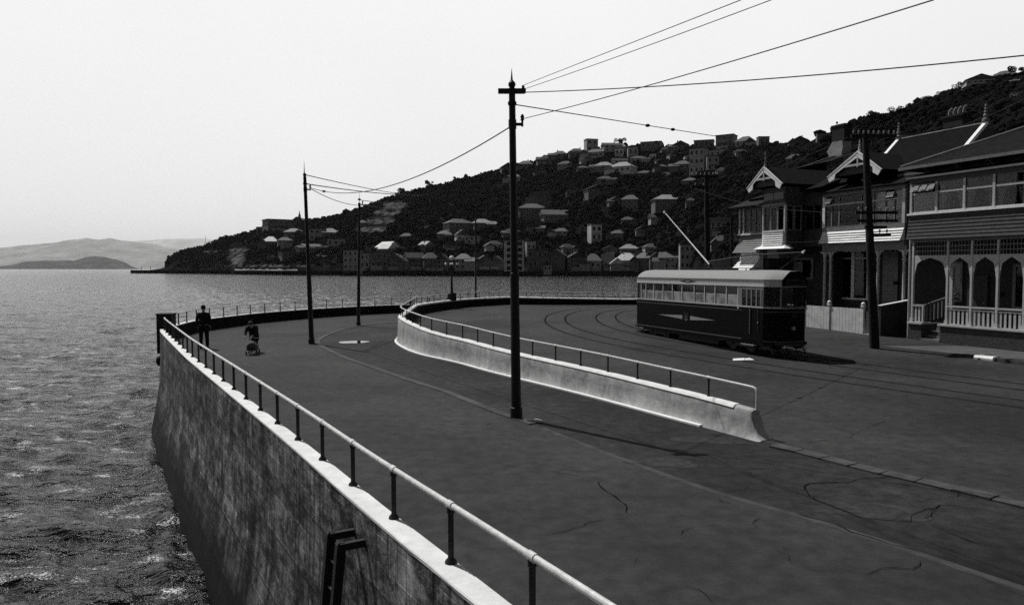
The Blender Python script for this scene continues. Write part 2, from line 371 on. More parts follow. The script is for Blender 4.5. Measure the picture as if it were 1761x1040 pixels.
    for i2 in range(len(rr) - 1):
        for k in range(nc): mb.f.append((i2 * (nc + 1) + k, i2 * (nc + 1) + k + 1, (i2 + 1) * (nc + 1) + k + 1, (i2 + 1) * (nc + 1) + k))
    tag(build('open_sea', mb, m), kind='structure')
    # sea all round behind the camera
    mb = MB(); mb.add([(-900, -500, SEA - .3), (900, -500, SEA - .3), (900, 60, SEA - .3), (-900, 60, SEA - .3)], [(0, 1, 2, 3)])
    tag(build('sea_near_shore', mb, m), kind='structure')
water()

# ------------------------------------------------------------------ sea wall
CZ = .65
near = [(826, 1039.3), (744.4, 970.8), (681, 919.7), (621.8, 870.7), (587, 840), (535, 793), (493, 757), (428.4, 703.4), (376, 660), (320.8, 614.6), (290, 584), (276.5, 570)]
nearw = [G(x, y, CZ) for x, y in near]
nearc = offset(nearw, -.17)
inn = [(298, 560.5), (334, 551), (361, 547.3), (442, 537.9), (530.7, 531), (617, 526.3), (684, 523.6)]
innw = [G(x, y, CZ) for x, y in inn]
farc = offset(innw, .065)
rest = [Vector((-6, 55.6, CZ)), Vector((-3, 58.2, CZ)), Vector((0.5, 59.4, CZ)), Vector((5, 60.2, CZ)), Vector((9.5, 60.4, CZ)), Vector((16, 60.5, CZ)), Vector((28, 64, CZ)), Vector((45, 85, CZ)), Vector((80, 140, CZ))]
d0 = (nearc[0] - nearc[1]).normalized()
start = [nearc[0] + d0 * 9 + Vector((1.0, 0, 0)), nearc[0] + d0 * 6, nearc[0] + d0 * 3]
corner = [(nearc[-1] * .5 + farc[0] * .5) + Vector((-.25, 0, 0))]
SW = smoothpath(start + nearc + corner + farc + rest, .5, 5)
ci = min(range(len(SW)), key=lambda i: (SW[i] - corner[0]).length)
t = thing('sea_wall', 'tall stained concrete sea wall curving above the water with a pale flat coping', 'sea wall')
H_ = SEA - 1.2
build('wall', sweep(SW, [(.19, CZ - .04), (.2, -.4), (.26, -1.7), (.46, SEA + .8), (.6, SEA + .1), (.65, H_), (-.3, H_), (-.07, -.1), (-.06, CZ - .04)]), M_SEAW, t)
build('coping', sweep(SW, lambda i: (lambda j: [(.183 + j, CZ + j * .3), (.195 + j, CZ - .012), (.195 + j * .5, CZ - .038), (-.07, CZ - .038), (-.07 - j * .5, CZ - .012), (-.06 - j * .5, CZ)])(random.uniform(-.007, .007))), M_COPE, t)
M_INNER = mat('shaded_inner_skin', .012, .95, .5, 2, spec=.05)  # shade of the unlit inner side, put into a near-black colour
build('inner_shade_skin', sweep(SW[4:], [(-.055, -.05), (-.055, .606), (-.078, .606), (-.078, -.05)]), M_INNER, t)
dk = MB(); p = G(275, 617, -.6); dk.ball((p.x - .1, p.y + .2, -.7), .22, sx=.7, sz=1.1); build('drain_outlet', dk, M_IRON, t, True)
# corner pier
pc = SW[ci]; t = thing('wall_pier', 'square dark concrete pier at the seaward corner of the wall', 'pier', (pc.x - .05, pc.y + .15, 0), radians(8))
build('shaft', MB().box(-.33, .33, -.33, .33, -.5, 1.28), mat('dark_pier', .03, .9, .3, 4), t)
build('cap', MB().box(-.36, .36, -.36, .36, 1.28, 1.33), MATS['dark_pier'], t)

def railing(name, label, path, topz, railz, pipe_r, post_r, step, first=.0, endcurve=False, skip=None):
    t = thing(name, label, 'railing')
    L = [0]
    for a, b in zip(path, path[1:]): L.append(L[-1] + (b - a).xy.length)
    def at(s):
        return Vector([float(np.interp(s, L, [p[k] for p in path])) for k in range(2)] + [0])
    def zt(s): return float(np.interp(s, L, topz))
    def zr(s): return float(np.interp(s, L, railz))
    pts = [Vector((p.x, p.y, railz[i])) for i, p in enumerate(path)]
    if endcurve:
        e = pts[0]; dr = (pts[0] - pts[1]).normalized()
        pts = [Vector((e.x + dr.x * .12, e.y + dr.y * .12, topz[0])), Vector((e.x + dr.x * .12, e.y + dr.y * .12, e.z - .1)), Vector((e.x + dr.x * .08, e.y + dr.y * .08, e.z - .02))] + pts
    build('rail', MB().tube(pts, pipe_r, 10), M_PIPE, t, True)
    s = first; k = 0
    while s < L[-1] - .05:
        p = at(s)
        if not (skip and skip(p)):
            m = MB(); a, b = zt(s), zr(s)
            m.lathe([(post_r * 2.1, a), (post_r * 1.9, a + .025), (post_r * 1.08, a + .05), (post_r, a + .07), (post_r, b - pipe_r * 2.6), (post_r * 1.35, b - pipe_r * 2.4), (post_r * 1.35, b - pipe_r * .8)], (p.x, p.y, 0), 10)
            post = build('post', m, M_IRON, t, True)
            q = at(s + .05); dr = (q - p).normalized() * .05 if (q - p).length > 1e-6 else Vector((0, .05, 0))
            build('collar', MB().tube([(p.x - dr.x, p.y - dr.y, b - (zr(s + .05) - b)), (p.x + dr.x, p.y + dr.y, zr(s + .05))], pipe_r * 1.28, 10), M_PIPE, post, True)
        s += step; k += 1
    return t
na = SW[:ci - 1]; fa = SW[ci + 1:]
RZ = 1.2
# phase so that a post stands where the photo shows one
pp = G(766, 966, CZ); L0 = 0; best = None
for a, b in zip(na, na[1:]):
    L0 += (b - a).length
    dd = (b - pp).length
    if best is None or dd < best[0]: best = (dd, L0)
railing('sea_wall_railing', 'pale pipe railing with dark posts along the near sea wall coping', na, [CZ] * len(na), [RZ] * len(na), .030, .028, 1.42, best[1] % 1.42)
fend = [i for i, p in enumerate(fa) if p.y < 66.][-1]
fa2 = fa[:fend]
railing('far_wall_railing', 'thin pipe railing on the far curve of the sea wall beyond the corner pier', fa2, [CZ] * len(fa2), [1.2] * len(fa2), .028, .028, 1.45, .5)

# ladder hung on the sea wall
def ladder():
    a = G(592, 885, .38); i = min(range(len(SW)), key=lambda k: (SW[k].xy - a.xy).length)
    i = min(range(len(SW)), key=lambda k: abs((880.5 + F * SW[k].x / SW[k].y) - 642) if SW[k].y > 2 and k < ci else 1e9)
    p = SW[i]; dr = (SW[i + 1] - SW[i - 1]).normalized(); ang = atan2(dr.y, dr.x)      # local X runs along the wall away from camera
    t = thing('wall_ladder', 'dark steel ladder fixed to the seaward face of the sea wall', 'ladder', (p.x, p.y, 0), ang)
    for x in (-.19, .19):
        m = MB(); m.prism([(.42, .33), (.42, .25), (.92, -4.4), (1.02, -4.4), (.52, .33)], 'x', x - .012, x + .012); m.box(x - .04, x + .04, .515, .53, -.1, .33)
        m.prism([(.5, .37), (.5, .25), (.7, -1.7), (1.0, -4.4), (1.03, -4.4), (.72, -1.7), (.53, .33)], 'x', x - .045, x + .045)
        build('stile', m, M_IRON, t)
        build('bracket', MB().box(x - .03, x + .03, .2, .5, .25, .33), M_IRON, t)
    z = .05
    while z > -4:
        build('rung', MB().tube([(-.18, .48 + (.25 - z) * .11, z), (.18, .48 + (.25 - z) * .11, z)], .016, 8), M_IRON, t); z -= .3
ladder()

# ------------------------------------------------------------------ barrier wall
base = [(1277, 753), (1255.7, 746.5), (1179.6, 727), (1100, 705.5), (1053, 692.5), (997.3, 678), (957, 668), (895.4, 653), (833.5, 637.5), (793, 625.5), (766, 619.5), (729.6, 612), (704.6, 604), (686, 594), (679, 587)]
bw = [G(x, y) for x, y in base]                   # outer foot, ground at 0
bc = offset(bw, -.24)                             # travelling away, the road is on the right
RH = .54
fin = [(719.6, 541.6), (735, 538.3), (766.6, 533), (800.6, 528.5), (875, 523.7)]
fw = [G(x, y, RH) for x, y in fin]; fc = offset(fw, .18)
fc2 = [Vector((3.2, 57.6, 0)), Vector((8.5, 57.7, 0)), Vector((15, 57.8, 0)), Vector((26, 60.5, 0)), Vector((43, 84, 0))]
BP = smoothpath([Vector((p.x, p.y, 0)) for p in bc] + [Vector((p.x, p.y, 0)) for p in fc] + fc2, .4, 4)
BL = [0]
for a, b in zip(BP, BP[1:]): BL.append(BL[-1] + (b - a).length)
xi = min(range(len(BP)), key=lambda i: BP[i].x)   # leftmost point of the bend
topt = [(14.1, .56), (16, .64), (19, .7), (22.6, .76), (27.2, .9), (30, 1.1), (33, 1.2), (100, 1.2)]
railt = [(14.1, 1.0), (16, 1.06), (19, 1.14), (22.6, 1.22), (27.2, 1.4), (30, 1.55), (34, 1.63), (100, 1.63)]
BTOP, BRAIL = [], []
for i, p in enumerate(BP):
    if i <= xi: BTOP.append(interp(topt, p.y)); BRAIL.append(interp(railt, p.y))
    else: BTOP.append(interp([(-6, 1.19), (0, 1.17), (9, 1.02), (40, 1.)], p.x)); BRAIL.append(interp([(-6, 1.63), (-2, 1.66), (1, 1.63), (9, 1.45), (40, 1.4)], p.x))
def bprof(i):
    T = BTOP[i]; e = min(1, BL[i] / .5)           # free end slopes down
    T0 = T
    fl = .17
    return [(.24, .0), (.21, .05), (.165, .16), (.14, T * .55), (.13, T - .1), (.1, T - .03), (.04, T), (-.06, T), (-.11, T - .03), (-.14, T - .1), (-.17, .2), (-.2, -.1)]
t = thing('barrier_wall', 'low pale concrete wall looping between promenade lane and tram road', 'wall')
body = sweep(BP, bprof)
# flare the free end
e0 = BP[0]; dr = (BP[0] - BP[1]).normalized(); nb = len(bprof(0)); n0 = len(body.v)
def endring(k, adv, sc):
    pr = bprof(0); T = BTOP[0]
    for (o, z) in pr:
        zz = z * sc; body.v.append((e0.x - dr.y * -0 + (-(-dr.y)) * 0 + dr.x * adv + dr.y * o * 1.0, e0.y + dr.y * adv - dr.x * o, zz)); body.uv.append((-adv, zz))
body.f = [f for f in body.f if f != tuple(range(nb))]
rings = [(.04, 1.0), (.08, .97), (.12, .8), (.18, .5), (.26, .22), (.38, .04)]
for k, (a_, s_) in enumerate(rings): endring(k, a_, s_)
prev = 0
for k in range(len(rings)):
    cur = n0 + k * nb
    for j in range(nb - 1): body.f.append((cur + j, prev + j, prev + j + 1, cur + j + 1))
    prev = cur
body.f.append(tuple(prev + j for j in range(nb)))
build('wall', body, M_BARR, t, True)
bi = [i for i in range(3, len(BP))]
build('inner_shade_skin', sweep([BP[i] for i in bi], lambda q: (lambda T: [(-.13, T - .12), (-.155, T - .12), (-.185, .2), (-.215, -.05), (-.15, -.05)])(BTOP[bi[q]])), mat('shaded_inner_skin', .012, .95, .5, 2, spec=.05), t)  # dark skin on the road side: its shade is painted in
kn = [i for i in range(len(BP)) if i <= xi + 2 and BL[i] > .8]
kp = [BP[i] for i in kn]
build('white_kerb', sweep(kp, [(.3, -.02), (.3, .04), (.29, .05), (.2, .052), (.2, -.02)]), M_WHITE, t)
build('capping', sweep(BP[1:], lambda i: [(.135, BTOP[i + 1] - .05), (.1, BTOP[i + 1] - .004), (.05, BTOP[i + 1] + .016), (-.06, BTOP[i + 1] + .016), (-.115, BTOP[i + 1] - .01), (-.14, BTOP[i + 1] - .05)]), M_COPE, t, True)
rend = [i for i, p in enumerate(BP) if p.y < 62][-1]
lampx = D(777, 515, 52.5).x
railing('barrier_railing', 'pipe railing on thin dark posts following the top of the looping concrete wall', BP[:rend], BTOP[:rend], BRAIL[:rend], .026, .022, 1.22, .14 + 1.1, True,
        skip=lambda p: abs(p.x - lampx) < .5 and p.y > 45)

# ------------------------------------------------------------------ ground
from mathutils.geometry import tessellate_polygon
def poly(name, pts, z, m, kind='structure'):
    v = [Vector((p[0], p[1], z)) for p in pts]; tr = tessellate_polygon([v]); mb = MB(); mb.v = [tuple(q) for q in v]; mb.f = [tuple(f) for f in tr]
    o = build(name, mb, m); 
    if o.data.polygons[0].normal.z < 0: o.data.flip_normals()
    return tag(o, kind=kind)
prom = [(p.x, p.y) for p in SW[::2]] + [(80, 140), (260, 500), (400, 500), (400, -20), (5, -20)]
poly('promenade', prom, 0, M_PROM)
def hroad(y): return .54 * smooth(18, 48, y)
# lane between promenade kerb and barrier: darker surfacing
kl = [(1761, 1012), (1650, 976.5), (1524, 932), (1371, 885.5), (1266, 858), (1160, 822), (1084, 794.6), (978, 754), (911, 727), (860, 712), (767, 674), (700, 653), (644, 633.4), (590, 614.6), (560, 600), (546, 592), (546, 585), (563, 575.6), (590, 566), (617, 560.5), (650, 556.8), (684, 554.5)]
KW = [G(x, y) for x, y in kl]
e = (KW[-1] - KW[-2]).normalized()
KP = smoothpath(KW + [Vector((-3, 50.5, 0)), Vector((2, 56, 0))], .4, 2)
road_kerb = [(1330, 767), (1371.5, 776), (1456, 798), (1524, 814.5), (1608, 833), (1761, 869.5)]
RK = [G(x, y) for x, y in road_kerb]
lane = [(p.x, p.y) for p in KP] + [(p.x, p.y) for p in reversed(BP[:xi + 60])] + [(p.x, p.y) for p in RK] + [(RK[-1].x + 9, RK[-1].y - 3), (KW[0].x + 8, KW[0].y - 4)]
poly('lane', lane, .004, M_LANE)
dK = (KP[0] - KP[1]).normalized()
split = min(range(len(KP)), key=lambda i: (KP[i] - G(911, 727)).length)
kb = sweep(KP[split:], [(.1, -.01), (.09, .028), (-.12, .028), (-.13, -.01)]); tag(build('kerb', kb, M_KERB), kind='structure')
sm = sweep([KP[0] + dK * 6, KP[0] + dK * 3] + KP[:split], [(.07, .0), (.06, .010), (-.06, .010), (-.07, .0)]); tag(build('seam', sm, mat('seam_concrete', .045, .9, .5, 3)), kind='structure')
# road kerb stones
RKs = resample(RK + [RK[-1] + (RK[-1] - RK[-2]).normalized() * 9], .55)
kb = MB()
for a, b in zip(RKs, RKs[1:]):
    d = (b - a).normalized(); nrm = Vector((-d.y, d.x, 0)); g = .012; A = a + d * g; B = b - d * g; o1, o2 = -.16, .14; hh = .035 + random.uniform(-.008, .012)
    q = [A + nrm * o1, B + nrm * o1, B + nrm * o2, A + nrm * o2]
    kb.add([(p.x, p.y, -.02) for p in q] + [(p.x, p.y, hh) for p in q], [(4, 5, 6, 7), (0, 1, 5, 4), (1, 2, 6, 5), (2, 3, 7, 6), (3, 0, 4, 7)])
tag(build('road_kerb', kb, M_KERB), kind='structure')
# road: a sheet rising gently into the bend, bounded by the barrier
fk = [(1385, 589.5), (1445, 594), (1511, 598.3), (1552, 602.3), (1689, 617.1), (1761, 625.2)]
FK = [G(x, y, .1) for x, y in fk]
nearL = [(p.y, p.x) for p in reversed(RK)] + [(p.y, p.x) for p in BP[:xi + 1]]
farL = [(p.y, p.x) for p in BP[xi:] if p.x < 8.6]
fmax = max(y for y, x in farL)
nearL.sort(); 
farL.sort()
mb = MB(); rows = list(np.arange(2.0, fmax, .5)) + [fmax - .02]; NCc = 60
ymid = BP[xi].y
for y in rows:
    if y <= RK[-1].y: xl = RK[-1].x + (RK[-1].y - y) * 1.4
    elif y <= ymid: xl = float(np.interp(y, [q[0] for q in nearL], [q[1] for q in nearL]))
    else: xl = float(np.interp(y, [q[0] for q in farL], [q[1] for q in farL]))
    for k in range(NCc + 1):
        u = k / NCc; x = xl + (46 - xl) * u; mb.v.append((x, y, .008 + hroad(y)))
for i in range(len(rows) - 1):
    for k in range(NCc): a = i * (NCc + 1) + k; mb.f.append((a, a + 1, a + NCc + 2, a + NCc + 1))
tag(build('road', mb, M_ROAD, None, True), kind='structure')
# footpath in front of the houses
FX = (.371, -.928); FY = (.928, .371); FO = (18.4, 31.1); FA = atan2(-.928, .371)
def fw_(X, Y, Z=0): return Vector((FO[0] + FX[0] * X + FY[0] * Y, FO[1] + FX[1] * X + FY[1] * Y, Z))
fkp = [Vector((11.5, 38, 0)), Vector((12.6, 34.5, 0))] + [Vector((p.x, p.y, 0)) for p in FK[1:]] + [FK[-1].xy.to_3d() + Vector((FX[0] * k, FX[1] * k, 0)) for k in (4, 9, 16)]
fkp = smoothpath(fkp, .6, 3)
back = [fw_(X, 3.5) for X in (16, 8, 0, -8, -16)]
mb = MB(); nb_ = len(fkp)
vt = [(p.x, p.y) for p in fkp] + [(p.x, p.y) for p in back]
tr = tessellate_polygon([[Vector((x, y, 0)) for x, y in vt]])
mb.v = [(x, y, .2) for x, y in vt]; mb.f = [tuple(f) for f in tr]
tag(build('footpath', mb, M_FOOT), kind='structure')
tag(build('footpath_kerb', sweep(fkp, [(.02, -.05), (.0, .19), (-.02, .215), (-.2, .215), (-.22, .1)]), mat('kerb_dark', .06, .9, .4, 3)), kind='structure')
yard = [fw_(X, Y) for X, Y in ((16, 3), (-20, 3), (-20, 30), (16, 30))]
poly('back_yards', [(p.x, p.y) for p in yard], .25, mat('yard_earth', .04, .95, .4, 1))

# tram rails
def rails():
    r1 = [(9.0, 57), (6.2, 54), (3.6, 50), (2.1, 44.5), (1.75, 39.6), (2.3, 35.5), (3.6, 31.6), (5.5, 28.2), (7.74, 24.6), (9.41, 22.1), (12.28, 17.9), (17.5, 10.5), (22, 4)]
    c1 = smoothpath([Vector((x, y, 0)) for x, y in r1], .5, 12)
    mb = MB()
    for o in (0, 1.15, 2.95, 4.1):
        pth = offset(c1, o); pth = smoothpath(pth, .5, 4)
        for ww, dz, in ((.042, .012),):
            n0 = len(mb.v); L = offset(pth, ww); R = offset(pth, -ww)
            for a, b in zip(L, R): mb.v += [(a.x, a.y, hroad(a.y) + dz), (b.x, b.y, hroad(b.y) + dz)]
            for i in range(len(L) - 1): mb.f.append((n0 + 2 * i, n0 + 2 * i + 1, n0 + 2 * i + 3, n0 + 2 * i + 2))
    tag(build('tram_rails', mb, M_RAILG), kind='structure')
    mb = MB()
    for o in (-.12, 1.03, 2.83, 3.98):
        pth = smoothpath(offset(c1, o), .5, 4); n0 = len(mb.v); L = offset(pth, .045); R = offset(pth, -.045)
        for a, b in zip(L, R): mb.v += [(a.x, a.y, hroad(a.y) + .0115), (b.x, b.y, hroad(b.y) + .0115)]
        for i in range(len(L) - 1): mb.f.append((n0 + 2 * i, n0 + 2 * i + 1, n0 + 2 * i + 3, n0 + 2 * i + 2))
    tag(build('rail_surround', mb, mat('rail_surround', .034, .8, .5, 4, spec=.1)), kind='structure')
rails()

def ribbon(mb, pts, wd, z=.013, jit=.03):
    p = resample(pts, .16)
    for i in range(1, len(p) - 1): p[i] = p[i] + Vector((random.gauss(0, jit), random.gauss(0, jit), 0))
    L = offset(p, wd); R = offset(p, -wd); n0 = len(mb.v); n = len(p)
    for i, (a, b) in enumerate(zip(L, R)):
        k = .25 + .75 * random.random() if 0 < i < n - 1 else .1
        m_ = (a + b) / 2; a = m_ + (a - m_) * k; b = m_ + (b - m_) * k
        mb.v += [(a.x, a.y, z), (b.x, b.y, z)]
    for i in range(n - 1): mb.f.append((n0 + 2 * i, n0 + 2 * i + 1, n0 + 2 * i + 3, n0 + 2 * i + 2))
mb = MB()
def img2(l, ox, oy, s): return [G(ox + x * s, oy + y * s) for x, y in l]
for l, wd in (([(935, 535), (910, 545), (945, 570), (1000, 610), (1030, 640), (1055, 680)], .022), ([(1055, 680), (950, 690), (830, 720), (740, 750), (640, 762)], .016), ([(520, 470), (620, 478), (700, 490), (780, 505), (900, 525), (980, 530)], .01), ([(380, 320), (440, 318), (480, 300)], .012), ([(1060, 880), (1070, 860), (1110, 840)], .014)):
    ribbon(mb, img2(l, 640, 600, .423), wd * .5)
for l, wd in (([(880, 520), (760, 530), (700, 542), (560, 548), (520, 560), (530, 585), (600, 620), (700, 665), (760, 690)], .025), ([(760, 690), (860, 700), (945, 698), (1030, 650), (1130, 635), (1165, 640)], .022), ([(500, 672), (620, 705), (740, 750), (860, 790), (1000, 830)], .03), ([(740, 750), (790, 738)], .02), ([(1000, 862), (960, 885), (860, 895), (740, 912)], .018), ([(30, 960), (120, 1000), (160, 1040)], .014), ([(500, 385), (700, 362), (860, 290)], .01), ([(940, 695), (1100, 740), (1250, 800)], .02), ([(1010, 620), (1060, 612)], .02)):
    ribbon(mb, img2(l, 1160, 600, .423), wd * .5)
for _ in range(6):
    c = G(random.uniform(1150, 1650), random.uniform(850, 960)); a = random.uniform(0, 6.28); q = [c]
    for k in range(5): a += random.gauss(0, .6); q.append(q[-1] + Vector((cos(a), sin(a), 0)) * .12)
    ribbon(mb, q, .007)
tag(build('pavement_cracks', mb, M_CRACK), kind='structure')
# worn pale patches in the lane surface
mb = MB()
for cx, cy, sx_, sy_ in ((1505, 880, .62, .28), (1215, 757, .6, .2), (1140, 795, .5, .22)):
    c = G(cx, cy); n0 = len(mb.v); N = 22
    for k in range(N): a = 2 * pi * k / N; r = 1 + .22 * sin(3 * a + cx) + .1 * random.random(); mb.v.append((c.x + cos(a) * sx_ * r + sin(a) * .3, c.y + sin(a) * sy_ * r - cos(a) * .25, .0075))
    mb.f.append(tuple(range(n0, n0 + N)))
tag(build('worn_patches', mb, mat('worn_asphalt', .026, .9, .7, 5)), kind='structure')

# puddle, loose paper, concrete block, kerb block
c = G(608, 588.3); mb = MB(); N = 30
for k in range(N): a = 2 * pi * k / N; r = 1 + .12 * sin(2 * a + 1) + .07 * sin(5 * a); mb.v.append((c.x + cos(a) * .62 * r, c.y + sin(a) * .62 * r, .012))
mb.f.append(tuple(range(N)))
pm = mat('puddle_water', .01, .02, spec=.9); 
tag(build('puddle', mb, pm), kind='structure')
c = G(1272, 621, .05); m = MB(); m.slab([(c.x - .3, c.y - .22, .11), (c.x + .05, c.y - .3, .13), (c.x + .25, c.y + .2, .15), (c.x - .2, c.y + .3, .11)], .012); m.slab([(c.x + .1, c.y - .2, .12), (c.x + .5, c.y - .12, .12), (c.x + .42, c.y + .2, .15), (c.x + .2, c.y + .22, .12)], .012)
tag(build('paper_sheet', m, M_WHITE), 'crumpled white sheet of paper lying on the road beside the tram', 'paper')
c = G(911, 724); m = MB(); m.slab([(c.x - .16, c.y + .08, .05), (c.x - .1, c.y - .06, .055), (c.x + .3, c.y - .14, .05), (c.x + .14, c.y + .06, .05)], .045)
tag(build('concrete_block', m, M_COPE), 'small white concrete chip at the foot of the nearest pole', 'block')
c = G(1704, 620, .1); t = thing('kerb_block', 'white painted block over the gutter by the footpath kerb', 'kerb block', (c.x, c.y + .2, 0), FA)
m = MB(); m.prism([(-.2, .02), (.2, .02), (.24, .2), (.18, .26), (-.16, .26), (-.22, .18)], 'x', -.36, .34); b_ = build('block', m, M_WHITE, t)
build('drain_hole', MB().tube([(-.15, -.235, .1), (-.15, -.1, .1)], .06, 10), M_BLACK, t)
# ------------------------------------------------------------------ poles, lamp, wires
def tram_pole(name, label, px, pyb, pyt, pxt, r0, r1, arm=None, brackets=(), collars=(), base=None, zb=0.):
    b = base if base is not None else G(px, pyb, zb); d = b.y; top = D(pxt, pyt, d); k = d / F
    t = thing(name, label, 'pole', b, 0, 'ball-topped tramway poles along the sea front')
    Ht = top.z - b.z; lx = (top.x - b.x) / Ht
    def P(z, dx=0): return (lx * z + dx, 0, z)
    hs = Ht * (1 - 27 * k / Ht) if Ht > 0 else 1
    zc = Ht - 33 * k * (1 if d < 20 else .8); mid = Ht * .42
    build('shaft', MB().tube([P(0), P(.25), P(.27), P(mid), P(mid + .01), P(zc)], [r0 * 1.25, r0 * 1.2, r0, (r0 + r1) / 2 * 1.06, (r0 + r1) / 2 * .95, r1], 14), M_POLE, t, True)
    br = r1 * 1.15
    f = MB().ball((lx * (zc + br * .9), 0, zc + br * .95), br, 12, 9); f.lathe([(r1 * .7, zc + br * 1.75), (r1 * .42, zc + br * 2.1), (r1 * .32, zc + br * 2.3), (.004, Ht)], (lx * Ht, 0, 0), 8)
    build('finial', f, M_POLE, t, True)
    def zy(py): return D(px, py, d).z - b.z
    for py in collars:
        z = zy(py); build('collar', MB().tube([P(z - .05), P(z - .02), P(z + .02), P(z + .05)], [r1 * 1.1, r1 * 1.35, r1 * 1.35, r1 * 1.1], 12), M_POLE, t, True)
    if arm:
        z = zy(arm); a = MB().bar(P(z, -.31), P(z, .29), .11, .1); a.tube([P(z, -.31), P(z, -.12)], .05, 8); a.tube([P(z + .01, .12), P(z + .01, .31)], .055, 8)
        build('crossarm', a, M_POLE, t)
        ins = MB(); ins.lathe([(.02, 0), (.035, .02), (.03, .06), (.01, .08)], (lx * z + .25, 0, z + .05), 8); build('insulator', ins, M_POLE, t)
    for py, ln in brackets:
        z = zy(py); a = MB().bar(P(z, r1 * .5), P(z, ln), .05, .06); a.tube([P(z - .1, 0), P(z + .1, 0)], r1 * 1.22, 12); a.tube([P(z - .05, ln), P(z + .07, ln)], .025, 8)
        br_ = build('bracket', a, M_POLE, t); i = MB().lathe([(.02, .07), (.045, .1), (.03, .13), (.045, .16), (.03, .21), (.005, .23)], (lx * z + ln, 0, z), 8); build('insulator', i, M_POLE, br_, True)
    return t, b, d
tram_pole('tramway_pole', 'nearest and tallest black tramway pole, with a crossarm, before the barrier wall', 888, 719, 118, 880, .115, .073, 157, ((214, .22),), (178,))
tram_pole('tramway_pole', 'black tramway pole on the curved lane kerb, left of the puddle', 536, 591, 277, 523, .115, .07, None, ((326, .22),), (316,))
tram_pole('tramway_pole', 'black tramway pole on the far side of the puddle, second from the left', 616.5, 560, 330, 618, .105, .065, None, ((352, .2),), (343,))
tram_pole('tramway_pole', 'slim black tramway pole rising behind the far barrier wall, right of the globe lamp', 818, 514, 352, 818, .085, .055, None, (), (378,), base=D(818, 513.5, 56.5))
def lamp():
    y = 52.5; i = min(range(xi, len(BP)), key=lambda k: abs(BP[k].x - D(777, 515, y).x)); p = BP[i]; zt = BTOP[i]; kk = p.y / F
    t = thing('street_lamp', 'black lamp standard with one large and four small white globes on the barrier wall', 'street lamp', (p.x, p.y, zt), radians(12))
    build('pedestal', MB().box(-.3, .3, -.22, .22, -.05, .46).box(-.33, .33, -.25, .25, .46, .5), mat('dark_plinth', .03, .9, .3, 5), t)
    zt2 = D(777, 447, p.y).z - zt
    build('post', MB().lathe([(.14, .5), (.1, .56), (.085, .7), (.085, 1.2), (.07, 1.25), (.06, zt2 - .35), (.09, zt2 - .3), (.06, zt2 - .22), (.08, zt2 - .05), (.1, zt2)], (0, 0, 0), 12), M_POLE, t, True)
    g = mat('lamp_globe', .85, .25, spec=.6)
    build('globe', MB().ball((0, 0, zt2 + .13), .17, 14, 10), g, t, True)
    for k in range(4):
        a = k * pi / 2; arm = MB().tube([(.05 * cos(a), .05 * sin(a), zt2 - .15), (.2 * cos(a), .2 * sin(a), zt2 - .1), (.4 * cos(a), .4 * sin(a), zt2 - .14), (.42 * cos(a), .42 * sin(a), zt2 - .2)], .022, 8)
        ar = build('arm', arm, M_POLE, t, True); build('globe', MB().ball((.42 * cos(a), .42 * sin(a), zt2 - .29), .095, 12, 8), g, ar, True)
lamp()

def telegraph(label, px, pyb, pxt, pyt, zb, arms, r0, r1, base=None):
    b = base if base is not None else G(px, pyb, zb); d = b.y; top = D(pxt, pyt, d); k = d / F
    t = thing('telegraph_pole', label, 'pole', b); Ht = top.z - b.z; lx = (top.x - b.x) / Ht
    build('shaft', MB().tube([(0, 0, 0), (lx * Ht, 0, Ht)], [r0, r1], 12), mat('creosoted_wood', .014, .85, .4, 6), t, True)
    for py, x0, x1, ins in arms:
        z = D(px, py, d).z - b.z; c = lx * z; l0 = (x0 - 880.5) * k - b.x; l1 = (x1 - 880.5) * k - b.x
        a = build('crossarm', MB().bar((l0, -.1, z), (l1, -.1, z), .1, .11), MATS['creosoted_wood'], t)
        for q in range(ins):
            x = l0 + (l1 - l0) * (q + .5) / ins; build('insulator', MB().lathe([(.015, .05), (.015, .1), (.045, .11), (.035, .16), (.042, .19), (.01, .22)], (x, -.1, z), 8), mat('porcelain', .22, .4), a, True)
    return t
telegraph('tall black telegraph pole with crossarms standing on the kerb in front of the white-banded house', 1504, 598, 1488, 230, .2, ((235, 1456, 1533, 9), (366, 1466, 1538, 6), (380, 1468, 1539, 0), (391, 1483, 1520, 0), (404, 1490, 1527, 3)), .19, .115)
telegraph('distant black telegraph pole with two crossarms rising behind the tram roof', 1219, 560, 1215, 300, 0, ((304, 1184, 1234, 7), (322, 1186, 1214, 2)), .2, .13, base=Vector(((1219 - 880.5) / F * 42, 42, .1)))
telegraph('slender dark service pole between the tram and the turreted house', 1258, 560, 1258, 372, 0, (), .1, .07, base=Vector(((1258 - 880.5) / F * 44, 44, .1)))

def wire(label, a, b, sag, r=.008, beads=(), cat='wire', group='overhead wires'):
    a, b = Vector(a), Vector(b); pts = []
    for i in range(25):
        t = i / 24; p = a.lerp(b, t); p.z -= sag * 4 * t * (1 - t); pts.append(p)
    t = thing('overhead_wire', label, cat, a, 0, group)
    build('cable', MB().tube([p - a for p in pts], r, 6), M_WIRE, t)
    for q in beads:
        p = a.lerp(b, q); p.z -= sag * 4 * q * (1 - q); build('insulator', MB().ball(p - a, .055, 8, 6, 1.4, 1.4, .9), M_POLE, t)
d1 = 16.48; dd = (b_ := None)
PA = D(900, 159, d1)
wire('thick overhead wire rising gently rightwards from the nearest pole across the top of the hill', PA, D(1900, 81, 10.5), .1, .011)
wire('upper thin wire from the nearest pole crossarm towards the top edge', D(897, 148, d1), D(1275, 0, 9.0), -.0, .006)
wire('lower thin wire of the pair climbing steeply from the nearest pole', D(900, 154, d1), D(1327, 0, 9.0), 0.02, .006)
